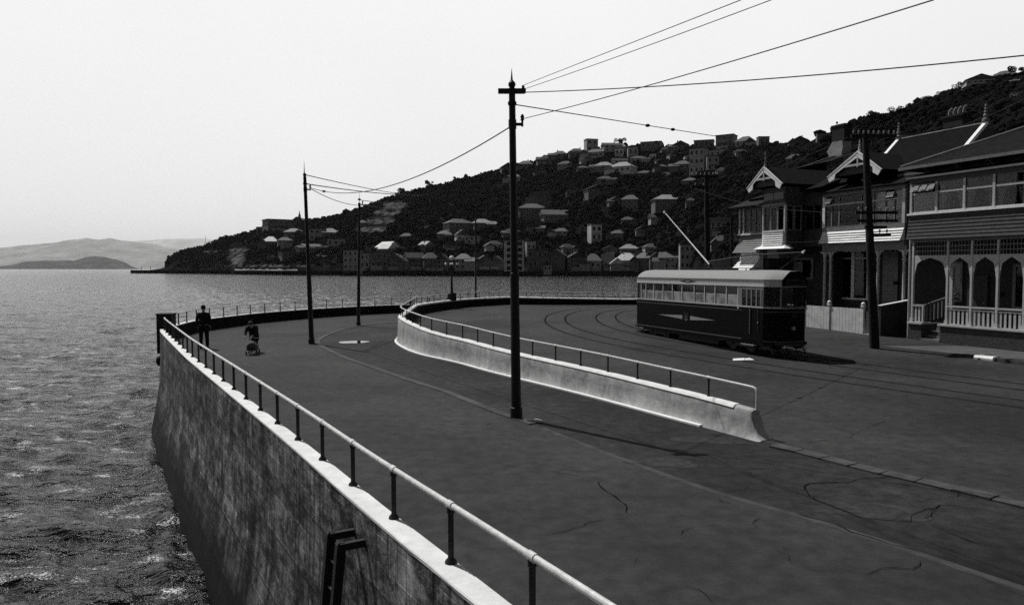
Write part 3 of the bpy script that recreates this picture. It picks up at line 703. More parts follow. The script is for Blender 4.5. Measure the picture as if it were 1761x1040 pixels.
wire('overhead wire rising from the bracket of the nearest pole to the top right', D(897, 205, d1), D(1606, 0, 7.5), .05, .008)
wire('span wire with two round insulators sloping from the nearest pole down towards the houses', D(885, 180, d1), D(1260, 239, 29), .0, .012, (.47, .6))
wire('long wire linking the nearest pole bracket down to the leftmost pole', D(878, 218, d1), D(531, 322, 33.1), .75, .014, (.86,))
wire('upper feeder wire leaving the leftmost pole towards the hill', D(526, 301, 33.1), D(720, 338, 60), .1, .02)
wire('span wire with an insulator leaving the leftmost pole above its bracket', D(525, 316, 33.1), D(735, 336, 60), .15, .024, (.62,))
wire('slack wire hanging between the two left-hand poles beside the puddle', D(533, 324, 33.1), D(614, 353, 43.3), .15, .016)
wire('short upper wire leaving the pole beyond the puddle', D(619, 344, 43.3), D(700, 349, 65), .1, .02)
wire('short lower wire leaving the pole beyond the puddle', D(622, 351, 43.3), D(690, 360, 65), .1, .02)
for a_, b_, l_ in ((D(1186, 302, 42), D(1430, 250, 40), 'upper telephone wire above the small turreted house'), (D(1232, 304, 42), D(1458, 236, 31.2), 'telephone wire strung between the two telegraph poles'), (D(1190, 322, 42), D(1466, 365, 31.2), 'low telephone wire between the two telegraph poles'), (D(1220, 402, 42), D(1495, 404, 31.2), 'lowest wire crossing in front of the turreted house'), (D(1533, 234, 31.2), D(1800, 150, 20), 'telephone wire leaving the tall telegraph pole to the right')):
    wire(l_, a_, b_, .4, .006)

# ------------------------------------------------------------------ people and pram
def skin(name, V, E_, R, m, parent, sub=2):
    me = bpy.data.meshes.new(name); me.from_pydata(V, E_, []); me.materials.append(m)
    o = bpy.data.objects.new(name, me); COL.objects.link(o); o.parent = parent
    o.modifiers.new('skin', 'SKIN').use_smooth_shade = True
    for i, r in enumerate(R):
        sv = me.skin_vertices[0].data[i]; sv.radius = r if isinstance(r, tuple) else (r, r)
    me.skin_vertices[0].data[0].use_root = True
    s = o.modifiers.new('sub', 'SUBSURF'); s.levels = sub; s.render_levels = sub
    return o
def chain(V, E_, R, pts, root):
    last = root
    for p, r in pts: V.append(p); R.append(r); E_.append((last, len(V) - 1)); last = len(V) - 1
    return last
def figure(t, J, coat=True, hat=None, hairr=.105):
    """J: joints; body is one skinned surface, clothes are children."""
    V, E_, R = [J['pelvis']], [], [(.13, .11)]
    n = chain(V, E_, R, [(J['waist'], (.12, .1)), (J['chest'], (.15, .115)), (J['neck'], (.055, .055)), (J['chin'], (.06, .07)), (J['head'], (.078, .095)), (J['crown'], (.06, .07))], 0)
    for s in ('l', 'r'):
        h = chain(V, E_, R, [(J['sh' + s], .06), (J['el' + s], .042), (J['wr' + s], .027), (J['pa' + s], (.038, .02))], 2)
        p = Vector(J['pa' + s]); w_ = Vector(J['wr' + s]); d = (p - w_).normalized(); a = d.cross(Vector((1, 0, 0)));
        a = a.normalized() if a.length > .1 else Vector((0, 1, 0))
        for k, ln in enumerate((.06, .075, .08, .07)):
            o = a * (.012 * (k - 1.5) * 1.6); b0 = p + d * .02 + o
            chain(V, E_, R, [(tuple(b0), .009), (tuple(b0 + d * ln * .6), .008), (tuple(b0 + d * ln + Vector((-.012 if s == 'l' else .012, 0, -.004))), .006)], h)
        chain(V, E_, R, [(tuple(p - d * .01 - a * .045), .01), (tuple(p + d * .025 - a * .06), .008)], h)
        chain(V, E_, R, [(J['hip' + s], .1), (J['kn' + s], .058), (J['an' + s], .038), (J['to' + s], (.035, .03))], 0)
    build_b = skin('body', [tuple(v) for v in V], E_, R, M_SKIN, t, 1)
    hd = Vector(J['head']); f = Vector(J['face']).normalized()
    m = MB(); m.ball(hd + f * .1 + Vector((0, 0, -.02)), .014, 6, 5, 1, 1, 1.6); build('nose', m, M_SKIN, build_b)
    sx_ = f.cross(Vector((0, 0, 1))).normalized()
    for q in (-1, 1):
        build('ear', MB().ball(hd + sx_ * .082 * q, .022, 6, 5, .5, .9, 1.3), M_SKIN, build_b)
        build('eye', MB().ball(hd + f * .083 + sx_ * .03 * q + Vector((0, 0, .012)), .01, 6, 5), M_HAIR, build_b)
    build('mouth', MB().ball(hd + f * .083 + Vector((0, 0, -.055)), .014, 6, 5, 1.3, .6, .4), M_DARK, build_b)
    build('hair', MB().ball(hd - f * .022 + Vector((0, 0, .03)), hairr, 12, 9, .93, .95, 1.0), M_HAIR, t, True)
    return build_b
def man():
    b = G(351, 599.5); t = thing('person', 'person in a dark suit and trousers standing with back turned near the sea wall railing', 'person', b, radians(8))
    k = 1.02
    J = dict(pelvis=(0, 0, .95), waist=(0, 0, 1.12), chest=(0, 0, 1.36), neck=(0, .0, 1.5), chin=(0, .01, 1.58), head=(0, .02, 1.67), crown=(0, .01, 1.75), face=(.15, 1, -.15),
             shl=(-.19, 0, 1.43), ell=(-.25, -.03, 1.16), wrl=(-.24, .06, .93), pal=(-.235, .08, .86), shr=(.19, 0, 1.43), elr=(.25, -.03, 1.16), wrr=(.24, .06, .93), par=(.235, .08, .86),
             hipl=(-.1, 0, .88), knl=(-.11, .02, .5), anl=(-.12, -.02, .09), tol=(-.13, .15, .04), hipr=(.1, 0, .88), knr=(.11, .04, .5), anr=(.13, .02, .09), tor=(.15, .19, .04))
    bd = figure(t, J)
    V, E_, R = [(0, 0, .86)], [], [(.2, .14)]
    chain(V, E_, R, [((0, 0, 1.1), (.17, .125)), ((0, 0, 1.34), (.2, .14)), ((0, 0, 1.47), (.12, .1)), ((0, 0, 1.51), (.075, .075))], 0)
    for s, q in (('l', -1), ('r', 1)): chain(V, E_, R, [((q * .2, 0, 1.42), .085), (J['el' + s], .066), ((q * .243, .045, .95), .05)], 2)
    skin('jacket', V, E_, R, M_CLOTH, t, 1)
    V, E_, R = [(0, 0, .95)], [], [(.15, .12)]
    for s in 'lr': chain(V, E_, R, [(J['hip' + s], .11), (J['kn' + s], .085), (tuple(Vector(J['an' + s]) + Vector((0, 0, -.02))), .068)], 0)
    skin('trousers', V, E_, R, M_CLOTH, t, 1)
    for s in 'lr':
        a = Vector(J['an' + s]); c = Vector(J['to' + s]); skin('shoe', [(a.x, a.y - .06, .045), (a.x, a.y, .05), tuple(c)], [(0, 1), (1, 2)], [.045, .05, .04], M_HAIR, t, 1)
    t.scale = (1.06, 1.06, 1.04)
man()
def pusher():
    b = G(436, 605.5); t = thing('person', 'hunched person in a dark coat and round hat bending over a small pram', 'person', b, radians(2))
    # faces the camera (-Y), leaning forward and down over the handle
    J = dict(pelvis=(.0, .16, .74), waist=(0, .08, .85), chest=(-.02, -.06, 1.0), neck=(-.03, -.15, 1.08), chin=(-.03, -.2, 1.1), head=(-.03, -.24, 1.16), crown=(-.03, -.25, 1.23), face=(-.1, -1, -.6),
             shl=(.15, -.06, 1.03), ell=(.2, -.18, .82), wrl=(.06, -.36, .68), pal=(.05, -.41, .66), shr=(-.2, -.06, 1.03), elr=(-.25, -.18, .82), wrr=(-.22, -.36, .68), par=(-.21, -.41, .66),
             hipl=(.09, .16, .7), knl=(.1, .06, .4), anl=(.1, .16, .08), tol=(.11, .02, .04), hipr=(-.09, .16, .7), knr=(-.09, 0, .4), anr=(-.08, .02, .08), tor=(-.08, -.13, .04))
    figure(t, J, hairr=.1)
    V, E_, R = [(0, .1, .36)], [], [(.25, .17)]
    chain(V, E_, R, [((0, .13, .7), (.22, .17)), ((-.01, .03, .88), (.21, .15)), ((-.02, -.06, 1.02), (.21, .15)), ((-.03, -.13, 1.07), (.1, .08))], 0)
    for s, q in (('l', 1), ('r', -1)): chain(V, E_, R, [(J['sh' + s], .09), (J['el' + s], .07), (tuple(Vector(J['wr' + s]) + Vector((0, .03, .015))), .048)], 3)
    skin('coat', V, E_, R, M_CLOTH, t, 1)
    V, E_, R = [(0, .15, .7)], [], [(.12, .1)]
    for s in 'lr': chain(V, E_, R, [(J['hip' + s], .09), (J['kn' + s], .065), (J['an' + s], .05)], 0)
    skin('stockings', V, E_, R, M_CLOTH, t, 1)
    for s in 'lr':
        a = Vector(J['an' + s]); c = Vector(J['to' + s]); skin('shoe', [(a.x, a.y + .04, .045), (a.x, a.y, .05), tuple(c)], [(0, 1), (1, 2)], [.04, .045, .035], M_HAIR, t, 1)
    build('hat', MB().ball((-.03, -.235, 1.235), .085, 12, 8, 1, 1, .5), M_DARK, t, True)
    # pram
    p = G(430, 611); t = thing('pram', 'small low four-wheeled pram with a dark hood and white cover', 'pram', (p.x, p.y + .32, 0), radians(8))
    m = MB(); m.prism([(-.3, .2), (.24, .2), (.3, .36), (-.34, .36), (-.37, .28)], 'y', -.15, .15)
    m2 = MB(); m2.v = []; 
    build('tub', MB().prism([(-.3, .18), (.22, .18), (.3, .36), (-.34, .38)], 'x', -.17, .17), M_DARK, t)
    hd = MB(); n = 8
    for i in range(7):
        a = pi * .05 + i / 6 * pi * .55
        for j in range(n + 1): b2 = pi * j / n; hd.v.append((.18 * cos(b2), -.12 - .2 * cos(a) * 1.0, .36 + .2 * sin(a) * sin(b2) + .0))
    for i in range(6):
        for j in range(n): q = i * (n + 1) + j; hd.f.append((q, q + 1, q + n + 2, q + n + 1))
    build('hood', hd, M_DARK, t, True)
    build('cover', MB().prism([(-.16, .36), (.28, .34), (.26, .38), (-.12, .41)], 'x', -.16, .16), M_WHITE, t)
    build('frame', MB().tube([(-.17, -.3, .14), (-.17, .3, .14)], .01, 6).tube([(.17, -.3, .14), (.17, .3, .14)], .01, 6).tube([(-.2, -.25, .1), (.2, -.25, .1)], .009, 6).tube([(-.2, .25, .1), (.2, .25, .1)], .009, 6), M_PIPE, t)
    build('handle', MB().tube([(-.16, .26, .3), (-.16, .45, .62), (.16, .45, .62), (.16, .26, .3)], .011, 6), M_PIPE, t)
    for x in (-.2, .2):
        for y in (-.25, .25):
            wv = MB().tube([(x - .012, y, .1), (x + .012, y, .1)], .1, 14); build('wheel', wv, M_IRON, t)
pusher()

# ------------------------------------------------------------------ tram
def tram():
    ang = atan2(-.365, -.931); zb = .2
    t = thing('tram', 'two-tone single-deck tram with dark lower sides and pale roof on the curving street', 'tram', (8.52, 31.24, zb), ang)
    hw = .925; L = 4.42; N = .52; nh = .56
    def s(px):                                   # local y of a photo column on the near side
        k = (px - 880.5) / F; return (k * 35. - 6.05) / (.365 + .931 * k) - L
    def zl(px, py):
        y = s(px); d = 35 - .931 * (y + L); return CH - (py - 462) * d / F - zb
    OUT = [(hw, -L), (hw, L), (hw - .1, L + .2), (nh, L + N), (0, L + N + .05), (-nh, L + N), (-hw + .1, L + .2), (-hw, L), (-hw, -L), (-hw + .1, -L - .2), (-nh, -L - N), (0, -L - N - .05), (nh, -L - N), (hw - .1, -L - .2)]
    def inset(k): return [(x * (1 - k / hw), y * (1 - k / (L + N))) for x, y in OUT]
    M_RED = mat('dark_tram_paint', .005, .55, .25, 3, spec=.06); M_BAND = mat('tram_cream', .52, .45, .08, 4); M_TR = mat('tram_roof_canvas', .27, .7, .12, 8)
    body = MB().prism(OUT, 'z', .42, 1.78); build('lower_body', body, M_RED, t)
    build('waist_rail', MB().prism([(x * 1.012, y * 1.002) for x, y in OUT], 'z', 1.74, 1.79), M_CREAM, t)
    build('belt_line', MB().prism([(x * 1.008, y * 1.001) for x, y in OUT], 'z', 1.6, 1.63), mat('tram_line', .09, .5), t)
    build('skirt_line', MB().prism([(x * 1.01, y * 1.002) for x, y in OUT], 'z', .5, .54), MATS['tram_line'], t)
    build('cant_band', MB().prism(OUT, 'z', 2.55, 2.78), M_BAND, t)
    build('gutter', MB().prism([(x * 1.03, y * 1.006) for x, y in OUT], 'z', 2.775, 2.8), M_GREY, t)
    build('band_moulding', MB().prism([(x * 1.02, y * 1.004) for x, y in OUT], 'z', 2.53, 2.556), M_CREAM, t)
    # curved roof
    rf = MB(); ys = [-L - N - .03, -L - N + .1, -L - .1, -L + .3] + list(np.linspace(-L + .8, L - .4, 8)) + [L, L + .25, L + N + .06]; n = 16
    for y in ys:
        a = abs(y); ww = hw if a < L else hw + (nh - hw) * (a - L) / N
        e = 1. if y > -L else 1 - .75 * ((a - L) / (N + .05)) ** 1.5
        e = min(e, 1.)
        for j in range(n + 1):
            u = -1 + 2 * j / n; fl_ = 0 if y < L - .3 else min(1, (y - L + .3) / .8); rf.v.append((u * (ww + .02), y, 2.79 + .36 * e * ((1 - fl_) * (1 - abs(u) ** 2.6) ** .8 + fl_ * .88 * min(1, 1.7 * (1 - abs(u))) ** .9)))
    for i in range(len(ys) - 1):
        for j in range(n): q = i * (n + 1) + j; rf.f.append((q, q + 1, q + n + 2, q + n + 1))
    rf.f.append(tuple(range(n, -1, -1)))
    rfo = build('roof', rf, M_TR, t, True)
    fr = MB(); yy = L + N + .062; fr.v = [(-1 * (nh + .02) + 2 * (nh + .02) * j / n, yy, 2.79 + .36 * .88 * min(1, 1.7 * (1 - abs(-1 + 2 * j / n))) ** .9) for j in range(n + 1)]; fr.f = [tuple(range(n + 1))]
    fr.slab([(-nh, yy - .01, 2.56), (nh, yy - .01, 2.56), (nh, yy - .01, 2.79), (-nh, yy - .01, 2.79)], .03)
    build('dash_dome', fr, M_RED, t)
    for x in (-.28, 0, .28): build('marker_light', MB().tube([(x, yy - .02, 2.98), (x, yy + .03, 2.98)], .06, 12), M_BLACK, t)
    db = build('destination_box', MB().box(-.42, .42, yy - .03, yy + .05, 2.6, 2.78), M_DARK, t)
    build('blind', MB().box(-.36, .36, yy + .051, yy + .055, 2.63, 2.75), M_BLACK, db)
    # floor, ceiling lining, bulkheads
    build('floor', MB().prism(inset(.05), 'z', 1.0, 1.04), M_DARK, t)
    def pillar(x, y0, y1, z0=1.79, z1=2.55, m=M_BAND, tx=.05):
        a, b2 = (x - tx, x) if x > 0 else (x, x - tx * -1); build('pillar', MB().box(a, b2, y0, y1, z0, z1), m, t)
    divs = [1103, 1111, 1124.6, 1140.5, 1156.4, 1173, 1194, 1212, 1230, 1249.6, 1269.5]
    Y = [s(p) for p in divs]
    for side in (1, -1):
        X = hw * side
        for i, y in enumerate(Y):
            wd = .05; wd2 = .05
            build('pillar', MB().box(min(X, X - .05 * side), max(X, X - .05 * side), y - wd / 2, y + wd2 / 2, 1.79, 2.55), M_BAND if side > 0 else M_DARK, t)
        for i in range(len(Y) - 1):
            y0, y1 = Y[i] + .03, Y[i + 1] - .03; xx = X - .03 * side
            zm = 1.79 + .4
            wn = build('window', MB().box(min(xx, xx - .02 * side), max(xx, xx - .02 * side), y0, y1, zm - .015, zm + .02), M_CREAM if side > 0 else M_DARK, t)
            build('lower_pane', MB().box(min(xx, xx + .006 * side), max(xx, xx + .006 * side), y0, y1, 1.8, zm - .015), M_GREYED if side > 0 else M_GLASS, wn)
            build('upper_pane', MB().box(min(xx, xx + .006 * side), max(xx, xx + .006 * side), y0, y1, zm + .02, 2.545), M_GLASS, wn)
            if i in (0, 2, 4, 6, 7, 8, 9) and side > 0:
                bw_ = (y1 - y0) * (.35 if i != 4 else .4); build('blind', MB().box(xx - .05, xx - .035, y1 - bw_, y1, zm + .03, 2.5), M_CREAM, wn)
    # entrance door near the front
    ys_ = [s(p) for p in (1271, 1277, 1285, 1293, 1301.5, 1309.5)]; X = hw
    build('door_post', MB().box(X - .05, X + .004, ys_[0], ys_[1], 1.79, 2.55), M_GREY, t)
    dr = build('door', MB().box(X - .02, X + .012, ys_[1], L, .5, 1.72), M_RED, t)
    for i in range(2, 6): build('door_stile', MB().box(X - .04, X + .006, ys_[i] - .035, ys_[i] + .035, 1.79, 2.55), M_GREY, dr)
    build('door_head', MB().box(X - .04, X + .005, ys_[1], L, 2.42, 2.55), M_GREY, dr)
    for i in range(1, 5): build('door_pane', MB().box(X - .03, X - .02, ys_[i], ys_[i + 1], 1.8, 2.45), M_GLASS, dr)
    build('handrail', MB().tube([(X + .04, s(1292), .75), (X + .04, s(1292), 1.75)], .015, 6), mat('brass', .25, .4, metal=.6), t)
    build('handrail', MB().tube([(X + .04, s(1306), .9), (X + .04, s(1306), 1.7)], .012, 6), M_DARK, t)
    build('side_lamp', MB().ball((X + .03, s(1271.5), 1.68), .035, 8, 6), M_WHITE, t); build('side_lamp', MB().ball((X + .03, s(1306), 1.2), .025, 8, 6), M_WHITE, t)
    # front / rear end glazing: posts at every outline corner, panes between
    for sg in (1, -1):
        P = [(hw, L), (hw - .1, L + .2), (nh, L + N), (0, L + N + .05), (-nh, L + N), (-hw + .1, L + .2), (-hw, L)]
        P = [(x, y * sg) for x, y in P]
        for i in (0, 2, 3, 4, 6): x, y = P[i]; build('corner_post', MB().tube([(x * .985, y * .996, 1.79), (x * .985, y * .996, 2.55)], .032 if i != 3 else .02, 6), M_RED if i > 2 else M_GREY, t)
        for a, b2 in ((0, 2), (2, 3), (3, 4), (4, 6)):
            p, q = Vector((P[a][0], P[a][1], 1.8)) * 1, Vector((P[b2][0], P[b2][1], 1.8)); p.x *= .97; q.x *= .97; p.y *= .995; q.y *= .995
            build('windscreen_pane', MB().slab([p, q, q + Vector((0, 0, .75)), p + Vector((0, 0, .75))], .008), M_GLASS, t)
        build('bumper', MB().prism([(nh + .2, (L + N - .1) * sg), (nh, (L + N + .12) * sg), (-nh, (L + N + .12) * sg), (-nh - .2, (L + N - .1) * sg)], 'z', .4, .5), M_IRON, t)
        build('coupler', MB().bar((-.05, (L + N) * sg, .34), (-.05, (L + N + .35) * sg, .34), .1, .08).bar((-.35, (L + N + .22) * sg, .38), (.4, (L + N + .22) * sg, .38), .06, .05), M_IRON, t)
        g = MB(); yy2 = (L + N - .15) * sg
        for z in (.08, .16, .24): g.bar((-.8, yy2, z), (.8, yy2, z), .04, .03)
        for x in (-.75, -.4, 0, .4, .75): g.bar((x, yy2, .05), (x, yy2 - .25 * sg, .42), .03, .03)
        build('lifeguard', g, M_GREY if sg < 0 else M_IRON, t)
    build('headlight', MB().tube([(0.05, L + N + .03, 1.02), (0.05, L + N + .12, 1.02)], .075, 14), mat('lamp_lens', .3, .15, spec=.8), t)
    build('waist_front', MB().prism([(-nh, L + N + .052), (nh, L + N + .052), (nh, L + N + .06), (-nh, L + N + .06)], 'z', 1.72, 1.79), M_GREY, t)
    for yb in (L - .75, -L + .75): build('bulkhead', MB().box(-hw + .06, hw - .06, yb - .02, yb + .02, 1.04, 2.55), M_BLACK, t)
    # seats seen through the windows
    for i in range(8):
        y = -3.6 + i * .95
        for x in (-.5, .5): build('seat', MB().box(x - .3, x + .3, y - .04, y + .04, 1.04, 1.95).box(x - .3, x + .3, y, y + .4, 1.38, 1.46), M_DARK, t)
    # emblem on the band, white flashes and crest on the side
    y0, y1 = s(1169), s(1198); yc = (y0 + y1) / 2; h = .085
    em = build('emblem', MB().add([(hw + .006, y0, 2.665), (hw + .006, yc - .12, 2.665 - h * .8), (hw + .006, yc + .12, 2.665 - h * .8), (hw + .006, y1, 2.665), (hw + .006, yc + .12, 2.665 + h * .8), (hw + .006, yc - .12, 2.665 + h * .8)], [(0, 1, 2, 3, 4, 5)]), M_DARK, t)
    build('emblem_centre', MB().add([(hw + .009, yc + .17 * cos(a), 2.665 + .045 * sin(a)) for a in [2 * pi * k / 16 for k in range(16)]], [tuple(range(16))]), M_GREY, em)
    def side(pts): return [(hw + .007, s(px), zl(px, py)) for px, py in pts]
    build('white_flash', MB().add(side([(1133, 540.5), (1174.5, 548.5), (1174.5, 541.7)]), [(0, 1, 2)]), mat('side_flash', .3, .6), t)
    build('white_flash', MB().add(side([(1188, 543), (1188, 550.3), (1232, 551), (1210, 547.3)]), [(0, 1, 2, 3)]), MATS['side_flash'], t)
    yc = s(1181); zc = zl(1181, 545)
    cr = build('crest', MB().add([(hw + .008, yc - .16, zc + .2), (hw + .008, yc - .16, zc - .1), (hw + .008, yc, zc - .24), (hw + .008, yc + .16, zc - .1), (hw + .008, yc + .16, zc + .2)], [(0, 1, 2, 3, 4)]), M_BLACK, t)
    m = MB(); a_ = [pi + pi * k / 8 for k in range(9)]; o_ = [(hw + .012, yc + .11 * cos(a), zc - .06 + .09 * sin(a)) for a in a_]; i_ = [(hw + .012, yc + .075 * cos(a), zc - .06 + .055 * sin(a)) for a in a_]
    m.add(o_ + i_, [(k, k + 1, k + 10, k + 9) for k in range(8)]); m.add([(hw + .012, yc - .03, zc), (hw + .012, yc, zc - .04), (hw + .012, yc + .03, zc), (hw + .012, yc, zc + .08)], [(0, 1, 2, 3)]); build('crest_detail', m, M_GREY, cr)
    # fleet number on the dash
    cu = bpy.data.curves.new('fleet_number', 'FONT'); cu.body = '237'; cu.size = .17; cu.align_x = 'CENTER'; cu.extrude = .002
    ob = bpy.data.objects.new('fleet_number', cu); COL.objects.link(ob); dg = bpy.context.evaluated_depsgraph_get(); me = bpy.data.meshes.new_from_object(ob.evaluated_get(dg)); bpy.data.objects.remove(ob)
    ob = bpy.data.objects.new('fleet_number', me); COL.objects.link(ob); me.materials.clear(); me.materials.append(mat('faded_number', .06, .5)); ob.parent = t; ob.location = (.0, L + N + .07, 1.42); ob.rotation_euler = (pi / 2, 0, pi)
    # bogies and underframe
    build('underframe', MB().box(-.7, .7, -L + .2, L - .2, .3, .42).box(-.6, .6, -1.4, 1.4, .1, .3), M_IRON, t)
    build('step', MB().box(hw - .12, hw + .06, s(1277), s(1300), .3, .34), M_GREY, t)
    for yb in (-2.9, 2.9):
        bg_ = build('bogie', MB().box(.6, .68, yb - .85, yb + .85, .18, .34).box(-.68, -.6, yb - .85, yb + .85, .18, .34).box(-.6, .6, yb - .12, yb + .12, .16, .36), M_IRON, t)
        for yo in (-.55, .55):
            for x in (-.58, .58): build('wheel', MB().tube([(x - .05, yb + yo, .3), (x + .05, yb + yo, .3)], .29, 18).tube([(x + .05, yb + yo, .3), (x + .14, yb + yo, .3)], .07, 10), M_IRON, bg_)
    # roof gear
    pl = MB(); pl.box(-.22, .22, -3.9, 3.0, 3.2, 3.235)
    for k in range(10): y = -3.7 + k * .72; pl.bar((-.2, y, 3.13), (-.2, y, 3.2), .03).bar((.2, y, 3.13), (.2, y, 3.2), .03)
    build('trolley_plank', pl, M_IRON, t)
    for y in (-1.0, 1.5): build('roof_ventilator', MB().prism([(-.16, 3.12), (.16, 3.12), (.12, 3.24), (-.12, 3.24)], 'y', y - .15, y + .15), M_IRON, t)
    build('trolley_base', MB().lathe([(.16, 3.235), (.16, 3.28), (.08, 3.3), (.07, 3.42), (.03, 3.46)], (0, 0, 0), 10).bar((0, -.4, 3.36), (0, .4, 3.42), .05, .07), M_IRON, t, True)
    tp = build('trolley_pole', MB().tube([(0, -.05, 3.36), (-.03, -3.6, 5.86)], [.034, .018], 8), M_WHITE, t, True)
    build('trolley_wheel', MB().tube([(-.045, -3.62, 5.88), (.0, -3.62, 5.88)], .06, 12).bar((-.02, -3.55, 5.82), (-.02, -3.66, 5.92), .05), M_PIPE, tp)
    t2 = build('trolley_pole', MB().tube([(.12, .0, 3.5), (.05, 2.5, 3.74), (.02, 5.35, 3.79)], [.03, .025, .02], 8), M_DARK, t, True)
    build('trolley_wheel', MB().tube([(.0, 5.4, 3.8), (.04, 5.4, 3.8)], .05, 10).bar((.02, 5.3, 3.78), (.02, 5.5, 3.86), .03), M_WHITE, t2)
    build('trolley_rope', MB().tube([(.02, 5.3, 3.76), (.3, 4.5, 3.15), (.5, L + N - .1, 2.8)], .008, 5), M_GREY, t)
    build('trolley_rope', MB().tube([(-.03, -3.55, 5.8), (.1, -L - N, 4.2), (.2, -L - N - .1, 2.6)], .008, 5), M_DARK, t)
tram()
#PART3
# ------------------------------------------------------------------ street houses
def Lc(px, py, yo=0.):
    """photo point on the plane parallel to the fronts, yo metres behind the front line -> (X along front, Z)."""
    r = ray(px, py); ox = FO[0] + FY[0] * yo; oy = FO[1] + FY[1] * yo
    det = r[0] * (-FX[1]) + FX[0] * r[1]; k = (ox * (-FX[1]) + FX[0] * oy) / det
    return (k * r[0] - ox) * FX[0] + (k * r[1] - oy) * FX[1], CH + k * r[2]
M_SHING = mat('stained_shingle', .055, .85, .35, 6, .2, 25); M_BOARD = mat('white_weatherboard', .85, .7, .12, 5)
M_DBOARD = mat('dark_weatherboard', .03, .8, .3, 3); M_TRIM = mat('pale_trim', .48, .65, .15, 6); M_DTRIM = mat('dull_trim', .17, .7, .2, 5)
M_FENCE = mat('fence_boards', .62, .8, .22, 2.2, .1, 20)
def boards(mb, x0, x1, z0, z1, y, rows, out=.03, flare=0.):
    """lapped boards facing -Y."""
    h = (z1 - z0) / rows
    for k in range(rows):
        a = z0 + k * h; b = a + h; f0 = flare * (1 - (a - z0) / (z1 - z0)) ** 1.6; f1 = flare * (1 - (b - z0) / (z1 - z0)) ** 1.6 if k < rows - 1 else 0
        mb.prism([(y - out - f0, a), (y - f1, b), (y + .02, b), (y + .02, a)], 'x', x0 - f0 * .0, x1 + f0 * .0)
def win(parent, x0, x1, z0, z1, y, frame=.07, mid=None, m=None, curtain=False, glassm=None, name='window'):
    """window facing -Y: frame with sill, pane, optional curtain behind."""
    m = m or M_TRIM; f = MB(); f.box(x0, x0 + frame, y - .04, y + .04, z0, z1).box(x1 - frame, x1, y - .04, y + .04, z0, z1)
    f.box(x0 + frame, x1 - frame, y - .038, y + .038, z0, z0 + frame).box(x0 + frame, x1 - frame, y - .038, y + .038, z1 - frame, z1)
    if mid: f.box(x0 + frame, x1 - frame, y - .035, y + .035, mid - .025, mid + .025)
    w_ = build(name, f, m, parent)
    build('pane', MB().box(x0 + frame, x1 - frame, y - .004, y + .004, z0 + frame, z1 - frame), glassm or M_GLASS, w_)
    if curtain:
        c = MB(); cw = (x1 - x0 - 2 * frame)
        zt = (mid or z1 - frame) - .03; zb_ = z0 + frame
        if curtain == 'full': spans = [(x0 + frame, x1 - frame, x0 + frame, x1 - frame)]
        else: spans = [(x0 + frame, x0 + frame + cw * .3, x0 + frame, x0 + frame + cw * .16), (x1 - frame - cw * .3, x1 - frame, x1 - frame - cw * .16, x1 - frame)]
        for a, b, a2, b2 in spans:
            n = 14; n0 = len(c.v)
            for k in range(n + 1):
                u = k / n; yy = y + .1 + .025 * sin(k * 2.4); c.v += [(a + (b - a) * u, yy, zt), (a2 + (b2 - a2) * u, yy, zb_)]
            for k in range(n): c.f.append((n0 + 2 * k, n0 + 2 * k + 1, n0 + 2 * k + 3, n0 + 2 * k + 2))
        build('curtain', c, M_CURT, w_)
    return w_
def chimney(px0, px1, pyt, pyb, yo, pots, parent, m, name='chimney', dep=.6):
    x0, zt = Lc(px0, pyt, yo); x1, _ = Lc(px1, pyt, yo); _, zb_ = Lc(px0, pyb, yo)
    c = MB().box(x0, x1, yo, yo + dep, zb_, zt - .12).box(x0 - .06, x1 + .06, yo - .06, yo + dep + .06, zt - .12, zt)
    ch = build(name, c, m, parent)
    return ch, x0, x1, zt
def finial(x, y, z, h, parent, m=None, r=.07):
    f = MB().lathe([(r * 1.5, 0), (r * 1.5, h * .12), (r * .7, h * .2), (r * 1.1, h * .32), (r * .6, h * .45), (r * .9, h * .52), (r * .4, h * .6), (r * .75, h * .68), (r * .35, h * .76), (r * .6, h * .86), (r * .3, h * .93), (.01, h)], (x, y, z), 10)
    return build('finial', f, m or M_TRIM, parent, True)

